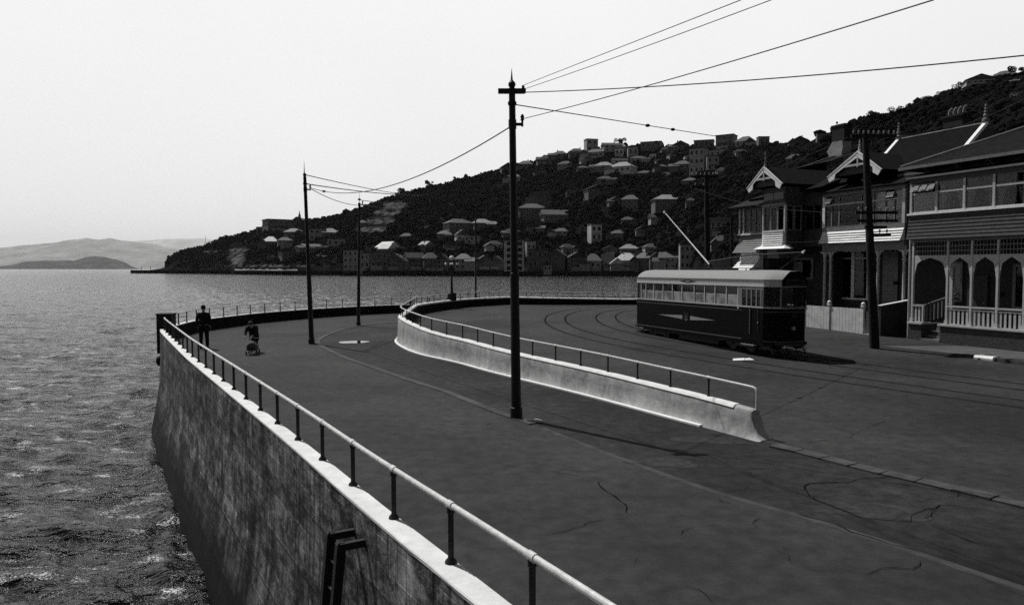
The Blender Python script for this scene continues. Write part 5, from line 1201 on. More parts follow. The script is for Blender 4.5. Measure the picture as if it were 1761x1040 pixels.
def hill():
    cols = np.concatenate([np.arange(225, 300, 3), np.arange(300, 1500, 6), np.arange(1500, 2300, 14)]); rows = list(np.linspace(0, 1, 90)) + [1.05, 1.15, 1.3, 1.6]
    mb = MB(); bare = []
    for px in cols:
        b = hill_point(px, 0); mb.v.append((b.x, b.y, SEA - 1)); bare.append(0)
        for s in rows:
            p = hill_point(px, s); mb.v.append(tuple(p)); u = 880.5 + F * p.x / p.y; v = 462 - (p.z - CH) * F / p.y; m = 0
            for bx, by, rx, ry in BARE: m = max(m, 1 - ((u - bx) / rx) ** 2 - ((v - by) / ry) ** 2)
            bare.append(max(0, min(1, m * 3)))
    n = len(rows) + 1
    for i in range(len(cols) - 1):
        for j in range(n - 1): mb.f.append((i * n + j, (i + 1) * n + j, (i + 1) * n + j + 1, i * n + j + 1))
    m = bpy.data.materials.new('hill_scrub'); m.use_nodes = True; nn = m.node_tree; b = nn.nodes['Principled BSDF']; b.inputs['Roughness'].default_value = 1; b.inputs['Specular IOR Level'].default_value = 0
    tc = nn.nodes.new('ShaderNodeTexCoord'); nz = nn.nodes.new('ShaderNodeTexNoise'); nz.inputs['Scale'].default_value = .03; nz.inputs['Detail'].default_value = 9; nz.inputs['Roughness'].default_value = .7; nn.links.new(tc.outputs['Object'], nz.inputs['Vector'])
    r = nn.nodes.new('ShaderNodeMapRange'); r.inputs['From Min'].default_value = .35; r.inputs['From Max'].default_value = .68; r.inputs['To Min'].default_value = .003; r.inputs['To Max'].default_value = .02; nn.links.new(nz.outputs[0], r.inputs['Value'])
    at = nn.nodes.new('ShaderNodeAttribute'); at.attribute_name = 'bare'
    n2 = nn.nodes.new('ShaderNodeTexNoise'); n2.inputs['Scale'].default_value = .12; n2.inputs['Detail'].default_value = 6; nn.links.new(tc.outputs['Object'], n2.inputs['Vector'])
    r2 = nn.nodes.new('ShaderNodeMapRange'); r2.inputs['From Min'].default_value = .4; r2.inputs['From Max'].default_value = .62; nn.links.new(n2.outputs[0], r2.inputs['Value'])
    mm = nn.nodes.new('ShaderNodeMath'); mm.operation = 'MULTIPLY'; nn.links.new(at.outputs['Fac'], mm.inputs[0]); nn.links.new(r2.outputs[0], mm.inputs[1])
    mx = nn.nodes.new('ShaderNodeMix'); nn.links.new(mm.outputs[0], mx.inputs[0]); nn.links.new(r.outputs[0], mx.inputs[2]); mx.inputs[3].default_value = .12
    nn.links.new(mx.outputs[0], b.inputs['Base Color'])
    o = build('hill', mb, m, None, True, False); a = o.data.attributes.new('bare', 'FLOAT', 'POINT'); a.data.foreach_set('value', np.array(bare, dtype=np.float32)); tag(o, kind='structure')
    # beach strip and esplanade edge
    mb = MB(); pts = [hill_point(px, 0) for px in range(404, 516, 4)]
    for p in pts: 
        f_ = p.normalized(); mb.v += [(p.x * .997, p.y * .997, 1.3 + random.uniform(-.2, .2)), (p.x * 1.003, p.y * 1.003, 2.6 + random.uniform(-.8, 1.2))]
    for i in range(len(pts) - 1): mb.f.append((2 * i, 2 * i + 2, 2 * i + 3, 2 * i + 1))
    tag(build('shore_path', mb, mat('shore_sand', .22, .9, .6, .03)), kind='structure')
    mb = MB(); pts = [G(225, 468.2, SEA), G(245, 467.6, SEA), G(262, 467, SEA), G(283, 467, SEA)]
    for i, p in enumerate(pts): mb.v += [(p.x, p.y - 10, SEA - .3), (p.x, p.y, SEA + .8 + i * 1.2), (p.x, p.y + 25, SEA - .3)]
    for i in range(3):
        for j in range(2): q = i * 3 + j; mb.f.append((q, q + 1, q + 4, q + 3))
    tag(build('reef', mb, mat('reef_rock', .03, .9)), kind='structure')
hill()
def foot(px, py):
    """where a photo point meets the hill."""
    best = None
    for k in range(0, 201):
        s = k / 200; p = hill_point(px, s); v = 520 - F * ((p.z - CH) * cos(TH) + p.y * sin(TH)) / (p.y * cos(TH) - (p.z - CH) * sin(TH))
        if v <= py: return p
        best = p
    return best
# bush: one mass of leaf clumps
def bush():
    ico = bmesh.new(); bmesh.ops.create_icosphere(ico, subdivisions=1, radius=1); IV = np.array([v.co[:] for v in ico.verts]); IF = np.array([[v.index for v in f.verts] for f in ico.faces]); ico.free()
    Vs, Fs = [], []; n0 = 0
    def clump(p, r, zs=1.):
        nonlocal n0
        k = int(rng.integers(2, 4))
        for _ in range(k):
            c = np.array(p) + rng.normal(0, r * .45, 3) * (1, 1, .5); rr = r * rng.uniform(.35, .8)
            v = IV * rr * rng.uniform(.7, 1.25, (len(IV), 1)) * (1, 1, .85 * zs) + c
            Vs.append(v); Fs.append(IF + n0); n0 += len(IV)
    for _ in range(14000):
        px = rng.uniform(286, 1480); s = rng.uniform(.04, 1.0) ** .8; p = hill_point(px, s)
        u, v = px, 462 - (p.z - CH) * F / p.y
        if any(((u - bx) / (rx * 1.1)) ** 2 + ((v - by) / (ry * 1.6)) ** 2 < 1 for bx, by, rx, ry in BARE): continue
        if fbm(p.x, p.y, 60, 2, 5.) < -.6: continue
        clump(p + Vector((0, 0, 1.4)), rng.uniform(1.6, 4.6) * (1.7 if rng.random() < .08 else 1) * (.55 if px < 440 else 1), rng.uniform(.8, 1.2))
    for _ in range(4200):
        px = rng.uniform(1440, 1790); s = rng.uniform(.25, 1.0) ** .7; p = hill_point(px, s); clump(p + Vector((0, 0, .8)), rng.uniform(1.2, 3.2))
    V = np.concatenate(Vs); Fq = np.concatenate(Fs)
    me = bpy.data.meshes.new('bush_cover'); me.vertices.add(len(V)); me.vertices.foreach_set('co', V.astype(np.float32).ravel()); nf = len(Fq)
    me.loops.add(nf * 3); me.loops.foreach_set('vertex_index', Fq.astype(np.int32).ravel()); me.polygons.add(nf); me.polygons.foreach_set('loop_start', np.arange(nf, dtype=np.int32) * 3); me.update(calc_edges=True)
    m = mat('bush_foliage', .0095, 1., .85, .11, 0, 1, spec=0, detail=8); me.materials.append(m)
    o = bpy.data.objects.new('bush_cover', me); COL.objects.link(o); tag(o, kind='stuff')
bush()
# individual skyline trees
M_LEAF = mat('tree_foliage', .02, 1., .7, .6, spec=0); M_BARK = mat('bark', .02, .95)
def tree(p, h, r, label, wind=.0):
    t = thing('hill_tree', label, 'tree', p, 0, 'trees along the skyline')
    tr = MB(); tr.tube([(0, 0, -1), (.1 * h * .1, 0, h * .3), (wind * h * .1, 0, h * .6)], [h * .04, h * .03, h * .015], 7)
    for k in range(4): a = k * 1.6; tr.tube([(0, 0, h * .3), (cos(a) * r * .5, sin(a) * r * .5, h * .65)], [h * .018, h * .006], 5)
    build('trunk', tr, M_BARK, t)
    m = MB(); N = 1100
    cl = [(random.gauss(0, .42) * r, random.gauss(0, .42) * r, h * (.45 + .5 * random.random()), r * random.uniform(.28, .5)) for _ in range(9)]
    for _ in range(N):
        cx, cy, cz, cr = random.choice(cl); d = Vector((random.gauss(0, 1), random.gauss(0, 1), random.gauss(0, 1))).normalized() * cr * random.uniform(.6, 1.05)
        c = Vector((cx + d.x, cy + d.y, cz + d.z * .8)); a = Vector((random.gauss(0, 1), random.gauss(0, 1), random.gauss(0, 1))).normalized(); b = a.orthogonal().normalized(); q = random.uniform(.05, .11) * r
        m.add([c + a * q, c + b * q, c - a * q, c - b * q], [(0, 1, 2, 3)])
    build('crown', m, M_LEAF, t, False, False)
TR = [(1478, 224, 20, 'round dark tree on the skyline just right of the chimney'), (1496, 214, 26, 'large bushy tree standing on the skyline behind the telegraph pole top'), (1512, 212, 18, 'small tree in the dip of the skyline behind the telegraph pole'), (1532, 206, 24, 'broad tree on the skyline directly above the left roof finial'), (1548, 200, 22, 'dense tree on the skyline left of the bright hilltop villa'), (1563, 190, 16, 'small tree on the slope just below the bright hilltop villa'),
      (1608, 170, 14, 'low tree on the bare ridge between two hilltop houses'), (1641, 152, 16, 'isolated ball-shaped tree left of the big hilltop house'), (1700, 136, 14, 'tree beside the right wall of the big hilltop house'), (1728, 122, 20, 'rounded tree at the top right of the hill skyline'), (1750, 120, 14, 'small tree at the far right end of the skyline'), (1066, 252, 16, 'dark tree clump among the skyline houses above the middle of the hill'), (690, 332, 12, 'small round bush on the skyline over the clay slip'), (738, 320, 12, 'low dark tree on the descending ridge right of the clay slip'), (614, 366, 10, 'small tree on the low ridge behind the second pole')]
for px, py, hp, l in TR:
    p = foot(px, py + 4); k = p.y / F; tree(p, hp * k, hp * k * .55, l)

# hillside houses
TONE = {'white': .75, 'pale': .6, 'grey': .34, 'dark': .14}
RT = {'white': .6, 'bright': .26, 'grey': .075, 'dark': .03}
def wm(n): return mat('wall_' + n, TONE[n], .8, .25, .3)
def rm(n): return mat('rooftop_' + n, RT[n], .6, .25, .3)
NH = {}
def far_house(label, px, pyb, wpx, hpx, wall='grey', roof='grey', kind='hip', st=2, rot=0., group='houses scattered over the hillside', wins=None):
    p = foot(px, pyb); k = p.y / F; W = wpx * k; Hh = hpx * k; dp = W * .8
    t = thing('hillside_house', label, 'house', (p.x, p.y, p.z - .5), -atan2(p.x, p.y) + radians(rot + random.uniform(-22, 22) * (1 if rot == 0 else .3)), group)
    hw, hd = W / 2, dp / 2; rh = 0 if kind == 'flat' else Hh * (.36 if st > 1 else .5); wh = Hh - rh + .5
    build('wall', MB().box(-hw, hw, -hd, hd, -3, wh), wm(wall), t)
    o = W * .06
    if kind == 'flat': rf = MB().box(-hw - o * .5, hw + o * .5, -hd - o * .5, hd + o * .5, wh, wh + Hh * .05)
    elif kind == 'hip': rf = MB().add([(-hw - o, -hd - o, wh), (hw + o, -hd - o, wh), (hw + o, hd + o, wh), (-hw - o, hd + o, wh), (-hw * .35, 0, wh + rh), (hw * .35, 0, wh + rh)], [(0, 1, 5, 4), (1, 2, 5), (2, 3, 4, 5), (3, 0, 4), (3, 2, 1, 0)])
    elif kind == 'gable': rf = MB().add([(-hw - o, -hd - o, wh), (hw + o, -hd - o, wh), (hw + o, hd + o, wh), (-hw - o, hd + o, wh), (0, -hd - o, wh + rh), (0, hd + o, wh + rh)], [(0, 1, 4), (1, 2, 5, 4), (2, 3, 5), (3, 0, 4, 5), (3, 2, 1, 0)])
    else: rf = MB().add([(-hw - o, -hd - o, wh), (hw + o, -hd - o, wh), (hw + o, hd + o, wh), (-hw - o, hd + o, wh), (-hw - o, 0, wh + rh), (hw + o, 0, wh + rh)], [(0, 1, 5, 4), (1, 2, 5), (2, 3, 4, 5), (3, 0, 4), (3, 2, 1, 0)])
    r_ = build('roof', rf, rm(roof), t)
    if kind != 'flat' and random.random() < .7: cx = hw * random.choice((-.4, .3, .5)); build('chimney', MB().box(cx - W * .03, cx + W * .03, -.3, .3, wh + rh * .4, wh + rh * 1.3), M_DARK, r_)
    if kind != 'flat' and wpx > 15 and random.random() < .75:      # side wing under its own lower roof
        sg = random.choice((-1, 1)); wx0 = sg * hw * .35; wx1 = sg * hw * random.uniform(1.25, 1.6); a, b = min(wx0, wx1), max(wx0, wx1); wy = -hd - dp * random.uniform(.1, .3); wz = wh * random.uniform(.55, .8)
        build('wing', MB().box(a, b, wy, 0, -3, wz), wm(wall), t)
        rr = rm(random.choice(('grey', 'dark', roof)))
        if random.random() < .5: wr = MB().prism([(a - o, wz), (b + o, wz), ((a + b) / 2, wz + rh * .8)], 'y', wy - o, hd * .3)
        else: wr = MB().prism([(wy - o, wz), (hd * .3, wz), (-hd * .6, wz + rh * .7)], 'x', a - o, b + o)
        build('wing_roof', wr, rr, t)
    if random.random() < .4:
        build('veranda', MB().box(-hw * .8, hw * .5, -hd - dp * .22, -hd - .02, wh * .42, wh * .47).box(-hw * .8, hw * .5, -hd - dp * .22, -hd - dp * .2, -2, wh * .14), wm('grey'), t)
    nw = wins or max(2, min(5, int(wpx / 8)))
    for f in range(st):
        z0 = wh * (f + .3) / st; z1 = wh * (f + .75) / st
        for q in range(nw):
            x = -hw + W * (q + .5) / nw; ww = W / nw * random.uniform(.2, .32)
            fr = build('window', MB().box(x - ww, x + ww, -hd - .06, -hd - .01, z0, z1), wm('pale') if wall != 'white' else wm('grey'), t)
            build('pane', MB().box(x - ww * .8, x + ww * .8, -hd - .1, -hd - .062, z0 + .15, z1 - .15), M_BLACK, fr)
    return t
HS = [  # label, px, base y, width px, height px, wall, roof, kind, storeys, rot
 ('dark flat-topped block at the left end of the ridge', 480, 396, 44, 17, 'dark', 'dark', 'flat', 2, 10),
 ('low dark house on the headland just left of the flat-topped block', 451, 402, 14, 11, 'dark', 'dark', 'flat', 1, 0),
 ('headland house with a gleaming white roof, leftmost bright roof of the hill', 467, 424, 23, 17, 'dark', 'white', 'hip', 1, -15),
 ('pale two-storey headland house right of the leftmost bright roof', 491, 424, 24, 16, 'grey', 'dark', 'hip', 2, 5),
 ('headland house with a long pale roof left of the leftmost pole', 507, 406, 28, 13, 'dark', 'grey', 'hip', 1, 0),
 ('grey two-storey house immediately right of the leftmost pole', 545, 413, 28, 18, 'grey', 'dark', 'flat', 2, 0),
 ('headland house with a long white roof between the two left poles', 568, 408, 28, 15, 'dark', 'bright', 'hip', 1, 8),
 ('small house with a pale roof just right of the second pole top', 624, 388, 14, 9, 'dark', 'grey', 'hip', 1, 0),
 ('tall pale three-storey waterfront house left of the second pole', 607, 464, 26, 32, 'grey', 'grey', 'flat', 3, 0),
 ('narrow pale house front immediately right of the second pole', 628, 462, 16, 25, 'grey', 'dark', 'flat', 2, 0),
 ('hillside house with one brilliant white roof slope above the waterfront row', 668, 436, 32, 20, 'dark', 'white', 'gable', 1, 45),
 ('waterfront house with a long pale parapet under the brilliant roof', 655, 462, 30, 26, 'dark', 'grey', 'flat', 2, 0),
 ('dark waterfront house with two pale bays right of the parapet house', 683, 462, 26, 24, 'dark', 'grey', 'gable', 2, 0),
 ('broad dark waterfront terrace with a pale roof edge', 712, 462, 30, 26, 'dark', 'dark', 'side', 2, 0),
 ('waterfront house with a pale hipped roof below the slanting white gable', 740, 463, 26, 28, 'dark', 'grey', 'hip', 2, 0),
 ('small house with a slanting white gable edge above the waterfront row', 733, 428, 20, 13, 'dark', 'bright', 'gable', 1, 50),
 ('dark gabled waterfront house directly left of the globe lamp', 762, 463, 20, 26, 'dark', 'dark', 'gable', 2, 0),
 ('pale-windowed waterfront house directly right of the globe lamp', 798, 463, 28, 26, 'grey', 'grey', 'hip', 2, 0),
 ('low waterfront house with a grey gable behind the slim pole', 832, 459, 26, 20, 'dark', 'grey', 'gable', 1, 0),
 ('waterfront cottage between the slim pole and the white apartment tower', 855, 459, 20, 19, 'dark', 'grey', 'gable', 1, 0),
 ('wide villa with a pale hipped roof left of the slim pole', 788, 399, 42, 22, 'dark', 'grey', 'hip', 2, 0),
 ('villa with a shining low roof right of the slim pole', 829, 392, 32, 15, 'dark', 'bright', 'hip', 1, 0),
 ('small pale-walled cottage below the wide villa', 794, 414, 22, 19, 'pale', 'grey', 'gable', 1, 15),
 ('pale stepped terrace wall house beside the small cottage', 815, 416, 26, 9, 'grey', 'dark', 'flat', 1, 0),
 ('skyline house half hidden by the nearest pole', 872, 297, 22, 16, 'dark', 'dark', 'gable', 1, 0),
 ('dark skyline house just right of the nearest pole', 904, 291, 26, 14, 'dark', 'dark', 'hip', 1, 0),
 ('dark boxy skyline house, second to the right of the nearest pole', 939, 282, 24, 15, 'dark', 'dark', 'hip', 1, 8),
 ('dark skyline house, third to the right of the nearest pole', 963, 273, 24, 13, 'dark', 'dark', 'hip', 1, 0),
 ('long low skyline house left of the square tower house', 990, 270, 26, 14, 'dark', 'dark', 'hip', 1, 0),
 ('square flat-topped tower house standing out on the skyline', 1015, 262, 20, 20, 'grey', 'dark', 'flat', 2, 0),
 ('pale roofed house on the skyline under the dark tree clump', 1050, 262, 30, 16, 'grey', 'grey', 'side', 2, 0),
 ('pale low house below the square tower house', 1024, 272, 34, 15, 'grey', 'grey', 'hip', 1, 0),
 ('square pale cube house below the skyline tree clump', 1086, 271, 17, 16, 'grey', 'dark', 'flat', 1, 0),
 ('long flat-roofed skyline house right of the tree clump', 1119, 258, 34, 11, 'dark', 'dark', 'flat', 1, 0),
 ('gabled dark skyline house with two chimneys', 1168, 259, 26, 15, 'dark', 'dark', 'gable', 1, 0),
 ('skyline house with a light strip roof left of the large dark box house', 1208, 257, 32, 13, 'dark', 'bright', 'flat', 1, 0),
 ('large dark box house on the skyline at the end of the span wire', 1246, 256, 30, 21, 'dark', 'dark', 'flat', 2, 0),
 ('pale domed-roof house on the skyline right of the dark box house', 1279, 254, 30, 19, 'grey', 'grey', 'hip', 1, 0),
 ('flat skyline house left of the turret finial', 1308, 252, 18, 15, 'dark', 'dark', 'flat', 1, 0),
 ('dark gabled skyline house above the turreted house roof', 1370, 253, 28, 17, 'dark', 'dark', 'gable', 1, 10),
 ('dark square house on the skyline left of the tall chimney', 1411, 252, 22, 20, 'dark', 'dark', 'flat', 1, 0),
 ('pair-roofed house with white hips, left of the bright-walled villa', 1038, 295, 30, 15, 'dark', 'bright', 'hip', 1, -10),
 ('villa with a bright garden wall and glowing hipped roof mid hillside', 1070, 298, 38, 19, 'pale', 'bright', 'hip', 1, 0),
 ('tiny low house with a pale roof left of the pair-roofed house', 1001, 294, 20, 8, 'dark', 'grey', 'hip', 1, 0),
 ('long pale bungalow above the bright-walled villa', 1096, 279, 28, 10, 'grey', 'grey', 'hip', 1, 0),
 ('small bright white shed-like house in the middle of the upper slope', 1131, 283, 13, 8, 'white', 'bright', 'gable', 1, 0),
 ('narrow pale house with square window above the white shed', 1121, 277, 10, 11, 'pale', 'grey', 'flat', 1, 0),
 ('low roofed bungalow right below the white shed', 1136, 293, 26, 9, 'dark', 'grey', 'hip', 1, 0),
 ('dark bungalow left of the tall pale apartment house', 1172, 292, 28, 15, 'dark', 'grey', 'hip', 1, 0),
 ('grey gabled cottage up the slope right of the white shed', 1156, 273, 20, 12, 'grey', 'dark', 'gable', 1, 0),
 ('tall pale apartment house with a column of windows on the upper slope', 1199, 300, 26, 42, 'grey', 'dark', 'flat', 3, 0),
 ('stepped pale house attached right of the tall apartment house', 1222, 296, 20, 24, 'grey', 'dark', 'flat', 2, 0),
 ('long pale terrace house on the upper slope below the dark box house', 1236, 271, 30, 11, 'grey', 'grey', 'flat', 1, 0),
 ('house with twin dark gables in the trees left of centre slope', 1023, 341, 34, 22, 'dark', 'dark', 'gable', 2, 0),
 ('square house with a pale pyramid roof and balcony in the mid slope trees', 1083, 360, 28, 24, 'dark', 'grey', 'hip', 2, 0),
 ('large villa with bright rolling roofs in the mid slope trees', 1144, 362, 44, 26, 'dark', 'bright', 'hip', 2, 8),
 ('broad grey villa right of the nearest pole halfway up', 914, 376, 46, 25, 'dark', 'grey', 'hip', 2, 0),
 ('house with steep grey lean-to roofs right of the broad grey villa', 953, 380, 42, 19, 'dark', 'grey', 'side', 1, 15),
 ('pale ruin-like house with an open white frame in the lower trees', 1022, 415, 20, 28, 'pale', 'grey', 'flat', 2, 20),
 ('long pale waterfront building attached right of the apartment tower', 912, 437, 16, 20, 'grey', 'grey', 'flat', 1, 0),
 ('wide dark waterfront hall with a light coping right of the apartment tower', 925, 464, 34, 31, 'dark', 'grey', 'flat', 2, 0),
 ('gabled waterfront house with a white half-timbered peak', 958, 464, 30, 33, 'dark', 'grey', 'gable', 2, 0),
 ('pair of dark waterfront cottages with a pale verge', 990, 464, 30, 28, 'dark', 'dark', 'gable', 2, 0),
 ('waterfront cottage with bright garden fence', 1020, 464, 28, 25, 'grey', 'grey', 'hip', 1, 0),
 ('dark waterfront shed left of the blazing white roof', 1045, 464, 20, 24, 'dark', 'dark', 'side', 1, 0),
 ('waterfront house with a blazing white roof', 1077, 465, 36, 26, 'grey', 'white', 'hip', 1, 0),
 ('upper waterfront house with a glowing hipped roof above the blazing white roof', 1083, 436, 34, 16, 'dark', 'bright', 'hip', 1, 0),
 ('waterfront house with pale hipped roof left of the tram trolley pole foot', 1108, 462, 28, 27, 'dark', 'grey', 'hip', 2, 0),
 ('waterfront house with round pale gable near the rear of the tram', 1128, 462, 22, 28, 'dark', 'grey', 'gable', 2, 0),
 ('long waterfront house with a slanting pale roof behind the trolley pole', 1153, 462, 36, 28, 'grey', 'grey', 'side', 2, 0),
 ('tall waterfront house behind the foot of the trolley pole', 1180, 462, 24, 40, 'grey', 'grey', 'flat', 3, 0),
 ('distant house with a flat pale roof between the two thin poles', 1240, 402, 36, 24, 'dark', 'bright', 'flat', 1, 0),
 ('low house with a wavy pale roof behind the thin service pole', 1238, 425, 26, 20, 'dark', 'grey', 'hip', 1, 0),
 ('roofed porch-like house among trees above the turreted house', 1363, 284, 28, 17, 'dark', 'grey', 'hip', 1, 0),
 ('isolated small villa with a shining roof on the right ridge', 1585, 178, 26, 15, 'pale', 'bright', 'hip', 1, -15),
 ('large gabled house standing prominently on the right ridge', 1672, 156, 42, 24, 'grey', 'grey', 'gable', 2, 10),
 ('pale house between trees near the top right corner of the hill', 1714, 140, 26, 17, 'grey', 'grey', 'hip', 1, 0),
 ('long low pale house on the slope under the top right trees', 1738, 148, 32, 11, 'pale', 'grey', 'side', 1, 0),
 ('faint terrace house low on the right slope near the picture edge', 1748, 172, 34, 12, 'dark', 'grey', 'flat', 1, 0)]
HS += [
 ('dark cottage tucked under the leftmost of the skyline houses', 885, 312, 24, 12, 'grey', 'dark', 'hip', 1, 0),
 ('dark cottage below the second skyline house right of the nearest pole', 928, 302, 22, 11, 'dark', 'grey', 'gable', 1, 10),
 ('grey cottage below the long low skyline house', 972, 290, 24, 12, 'grey', 'dark', 'hip', 1, -8),
 ('small grey house squeezed between the tower house and the pale low house', 1008, 281, 18, 10, 'grey', 'grey', 'gable', 1, 0),
 ('narrow dark house right beside the skyline tree clump', 1064, 269, 14, 12, 'pale', 'dark', 'flat', 1, 0),
 ('wide grey house behind the bright-walled villa', 1064, 283, 24, 10, 'grey', 'dark', 'side', 1, 0),
 ('small dark house at the right foot of the long flat-roofed skyline house', 1142, 264, 18, 10, 'grey', 'dark', 'hip', 1, 0),
 ('pale cottage below the gabled skyline house with two chimneys', 1184, 275, 20, 11, 'pale', 'grey', 'gable', 1, 12),
 ('dark cottage under the strip-roofed skyline house', 1214, 268, 18, 8, 'grey', 'dark', 'flat', 1, 0),
 ('grey house below the dome-roofed skyline house', 1270, 268, 22, 11, 'grey', 'dark', 'hip', 1, 0),
 ('dim house below the stepped pale house', 1240, 302, 26, 13, 'grey', 'dark', 'hip', 1, 0),
 ('dim low house right of the bright-walled villa', 1108, 304, 24, 10, 'dark', 'grey', 'hip', 1, 0),
 ('dim hipped house under the tall pale apartment house', 1186, 318, 26, 12, 'dark', 'grey', 'hip', 1, 0),
 ('dark house in the trees below the pair-roofed house', 1040, 315, 26, 11, 'dark', 'dark', 'hip', 1, 0),
 ('dark gabled house left of the twin-gabled house', 985, 335, 24, 14, 'dark', 'dark', 'gable', 1, 0),
 ('dim cottage between the twin-gabled house and the pyramid-roofed house', 1055, 352, 18, 12, 'dark', 'grey', 'gable', 1, 20),
 ('dim cottage to the right of the large rolling-roofed villa', 1190, 352, 24, 12, 'dark', 'dark', 'hip', 1, 0),
 ('dark cottage under the large rolling-roofed villa', 1130, 382, 28, 13, 'grey', 'dark', 'side', 1, 0),
 ('dark cottage under the pyramid-roofed house', 1078, 384, 22, 11, 'dark', 'grey', 'hip', 1, 0),
 ('dim house below the broad grey villa', 918, 398, 26, 13, 'dark', 'dark', 'gable', 1, 0),
 ('dim house below the steep lean-to roofs', 965, 405, 26, 12, 'grey', 'dark', 'hip', 1, 0),
 ('dim cottage right of the ruin-like white frame', 1062, 408, 24, 12, 'dark', 'dark', 'hip', 1, 0),
 ('dim cottage midway between the ruin-like frame and the trolley pole tip', 1102, 402, 22, 12, 'grey', 'dark', 'gable', 1, 0),
 ('dark house above the white apartment tower', 880, 405, 24, 12, 'dark', 'dark', 'hip', 1, 0),
 ('dim cottage left of the white apartment tower halfway down', 850, 428, 24, 13, 'grey', 'dark', 'hip', 1, 0),
 ('dim cottage above the house with the pale-windowed front', 775, 428, 24, 12, 'dark', 'dark', 'gable', 1, 0),
 ('dim house under the wide villa, left of the small cottage', 764, 410, 22, 12, 'dark', 'grey', 'hip', 1, 0),
 ('dim house on the slope under the clay slip', 700, 412, 22, 11, 'dark', 'dark', 'hip', 1, 0),
 ('dim headland house under the long white roof between the left poles', 580, 424, 30, 12, 'grey', 'dark', 'flat', 1, 0),
 ('dim terrace of the headland just below the grey two-storey house', 540, 430, 40, 10, 'dark', 'grey', 'side', 1, 0),
 ('dim low house at the headland foot left of the leftmost pole', 500, 444, 34, 10, 'dark', 'grey', 'flat', 1, 0),
 ('dim waterfront shed between the apartment tower wing and the half-timbered peak', 942, 466, 14, 20, 'grey', 'dark', 'gable', 1, 0),
 ('small pale waterfront hut under the second pole', 620, 468, 10, 9, 'pale', 'grey', 'gable', 1, 0),
 ('dim upper house behind the half-timbered peak', 975, 432, 22, 12, 'grey', 'dark', 'hip', 1, 0),
 ('dim upper house left of the glowing hipped roof', 1048, 436, 24, 12, 'dark', 'grey', 'gable', 1, 0),
 ('dim upper house right of the glowing hipped roof', 1118, 432, 24, 12, 'grey', 'grey', 'hip', 1, 0)]
for h in HS: far_house(*h)
# church with a spire
p = foot(514, 386); k = p.y / F
t = thing('church', 'small dark church with a pointed spire on the headland ridge', 'church', (p.x, p.y, p.z - 1), 0)
W = 18 * k; build('nave', MB().box(-W / 2, W / 2, -4, 4, 0, 8 * k), wm('dark'), t); build('roof', MB().prism([(-W / 2 - .5, 8 * k), (W / 2 + .5, 8 * k), (W * .2, 14 * k), (-W * .1, 14 * k)], 'y', -4.5, 4.5), rm('grey'), t)
build('spire', MB().box(W * .05, W * .25, -1.2, 1.2, 0, 17 * k).lathe([(2.0 * k, 17 * k), (1.2 * k, 19 * k), (.1, 25 * k)], (W * .15, 0, 0), 8), wm('dark'), t)
# apartment tower
p = foot(884, 467); k = p.y / F
t = thing('apartment_tower', 'white five-storey apartment block with balconies partly behind the nearest pole', 'building', (p.x, p.y, p.z - .5), -atan2(p.x, p.y))
W, Ht = 34 * k, 52 * k; build('wall', MB().box(-W / 2, W / 2, -6, 6, 0, Ht), wm('pale'), t); build('roof', MB().box(-W / 2 - 1, W / 2 + 1, -7, 7, Ht, Ht + .6), rm('bright'), t)
for f in range(5):
    for x in (-.27, .27):
        z0 = Ht * (f + .25) / 5; z1 = Ht * (f + .85) / 5; b = build('balcony', MB().box(W * x - W * .1, W * x + W * .1, -6.9, -6.02, z0 - .9, z0), wm('pale'), t)
        build('opening', MB().box(W * x - W * .09, W * x + W * .13, -6.08, -6.01, z0, z1), M_BLACK, b)
# beacons on the reef
for px, py, h_, l in ((243, 467, 9, 'thin black beacon on the outer tip of the reef'), (259, 466, 10, 'thin black beacon standing midway along the reef'), (280, 464, 9, 'thin black beacon close to the headland cliff')):
    p = G(px, 468, SEA); k = p.y / F; t = thing('beacon', l, 'beacon', p, 0, 'beacons on the reef')
    build('mast', MB().tube([(0, 0, 0), (0, 0, h_ * k)], .4, 6), M_POLE, t); build('top_mark', MB().ball((0, 0, h_ * k * .9), 1.0, 8, 6), M_POLE, t)
t = thing('mast', 'thin dark mast rising from the headland shoulder', 'mast', foot(355, 421)); build('pole', MB().tube([(0, 0, 0), (0, 0, 14)], .25, 5), M_POLE, t); build('yard', MB().bar((-2, 0, 10), (2, 0, 10), .3), M_POLE, t)

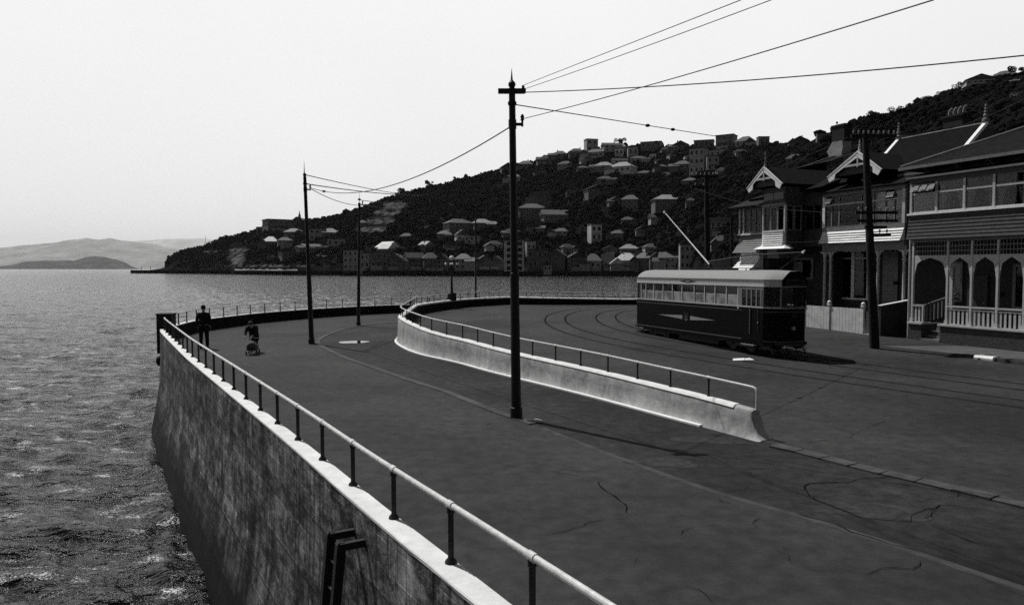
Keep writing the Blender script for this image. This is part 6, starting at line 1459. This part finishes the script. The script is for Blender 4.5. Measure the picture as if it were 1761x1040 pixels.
# ------------------------------------------------------------------ far ranges across the harbour
def ridge(name, tab, d, v, depth, rough, y0=463.5):
    mb = MB(); xs = np.linspace(tab[0][0], tab[-1][0], 170); n = 14
    for i, px in enumerate(xs):
        top = D(px, interp(tab, px), d).z; u = (px - 880.5) / F
        for j in range(n):
            s = j / (n - 1) * 2 - 1; dd = d + s * depth; prof = max(0, 1 - abs(s) ** 1.3)
            z = SEA - 2 + (top - SEA) * prof * (1 + rough * .35 * fbm(u * d, dd, depth * .5, 5, 2.)) if 0 < j < n - 1 else SEA - 5
            mb.v.append((u * dd, dd, z))
    for i in range(len(xs) - 1):
        for j in range(n - 1): q = i * n + j; mb.f.append((q, q + n, q + n + 1, q + 1))
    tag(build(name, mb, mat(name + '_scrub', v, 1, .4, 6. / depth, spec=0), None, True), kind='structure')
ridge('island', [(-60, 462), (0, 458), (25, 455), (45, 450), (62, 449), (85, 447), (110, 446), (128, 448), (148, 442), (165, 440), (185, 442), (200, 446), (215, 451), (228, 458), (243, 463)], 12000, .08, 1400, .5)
ridge('far_hills', [(-120, 440), (-20, 428), (30, 421), (70, 418), (100, 415), (125, 411), (150, 409), (172, 411), (195, 408), (215, 412), (240, 416), (262, 418), (290, 425), (330, 432), (420, 445), (520, 455)], 30000, .3, 4000, .25)  # paler than such slopes are: part of the haze is in the colour
ridge('farthest_hills', [(-200, 430), (0, 428), (150, 420), (230, 415), (262, 411), (290, 408), (320, 407), (345, 408), (385, 412), (450, 425), (600, 445)], 50000, .5, 6000, .2)  # palest range, with still more distance haze put into its colour

# haze: one even box of air round everything
hz = MB().box(-60000, 25000, -2000, 62000, SEA - 30, 2600)
m = bpy.data.materials.new('haze_air'); m.use_nodes = True; n = m.node_tree; n.nodes.clear(); o_ = n.nodes.new('ShaderNodeOutputMaterial'); pv = n.nodes.new('ShaderNodeVolumePrincipled')
pv.inputs['Color'].default_value = (1, 1, 1, 1); pv.inputs['Density'].default_value = 1.3e-5; pv.inputs['Anisotropy'].default_value = .35
n.links.new(pv.outputs[0], o_.inputs['Volume'])
tag(build('haze', hz, m), kind='stuff')
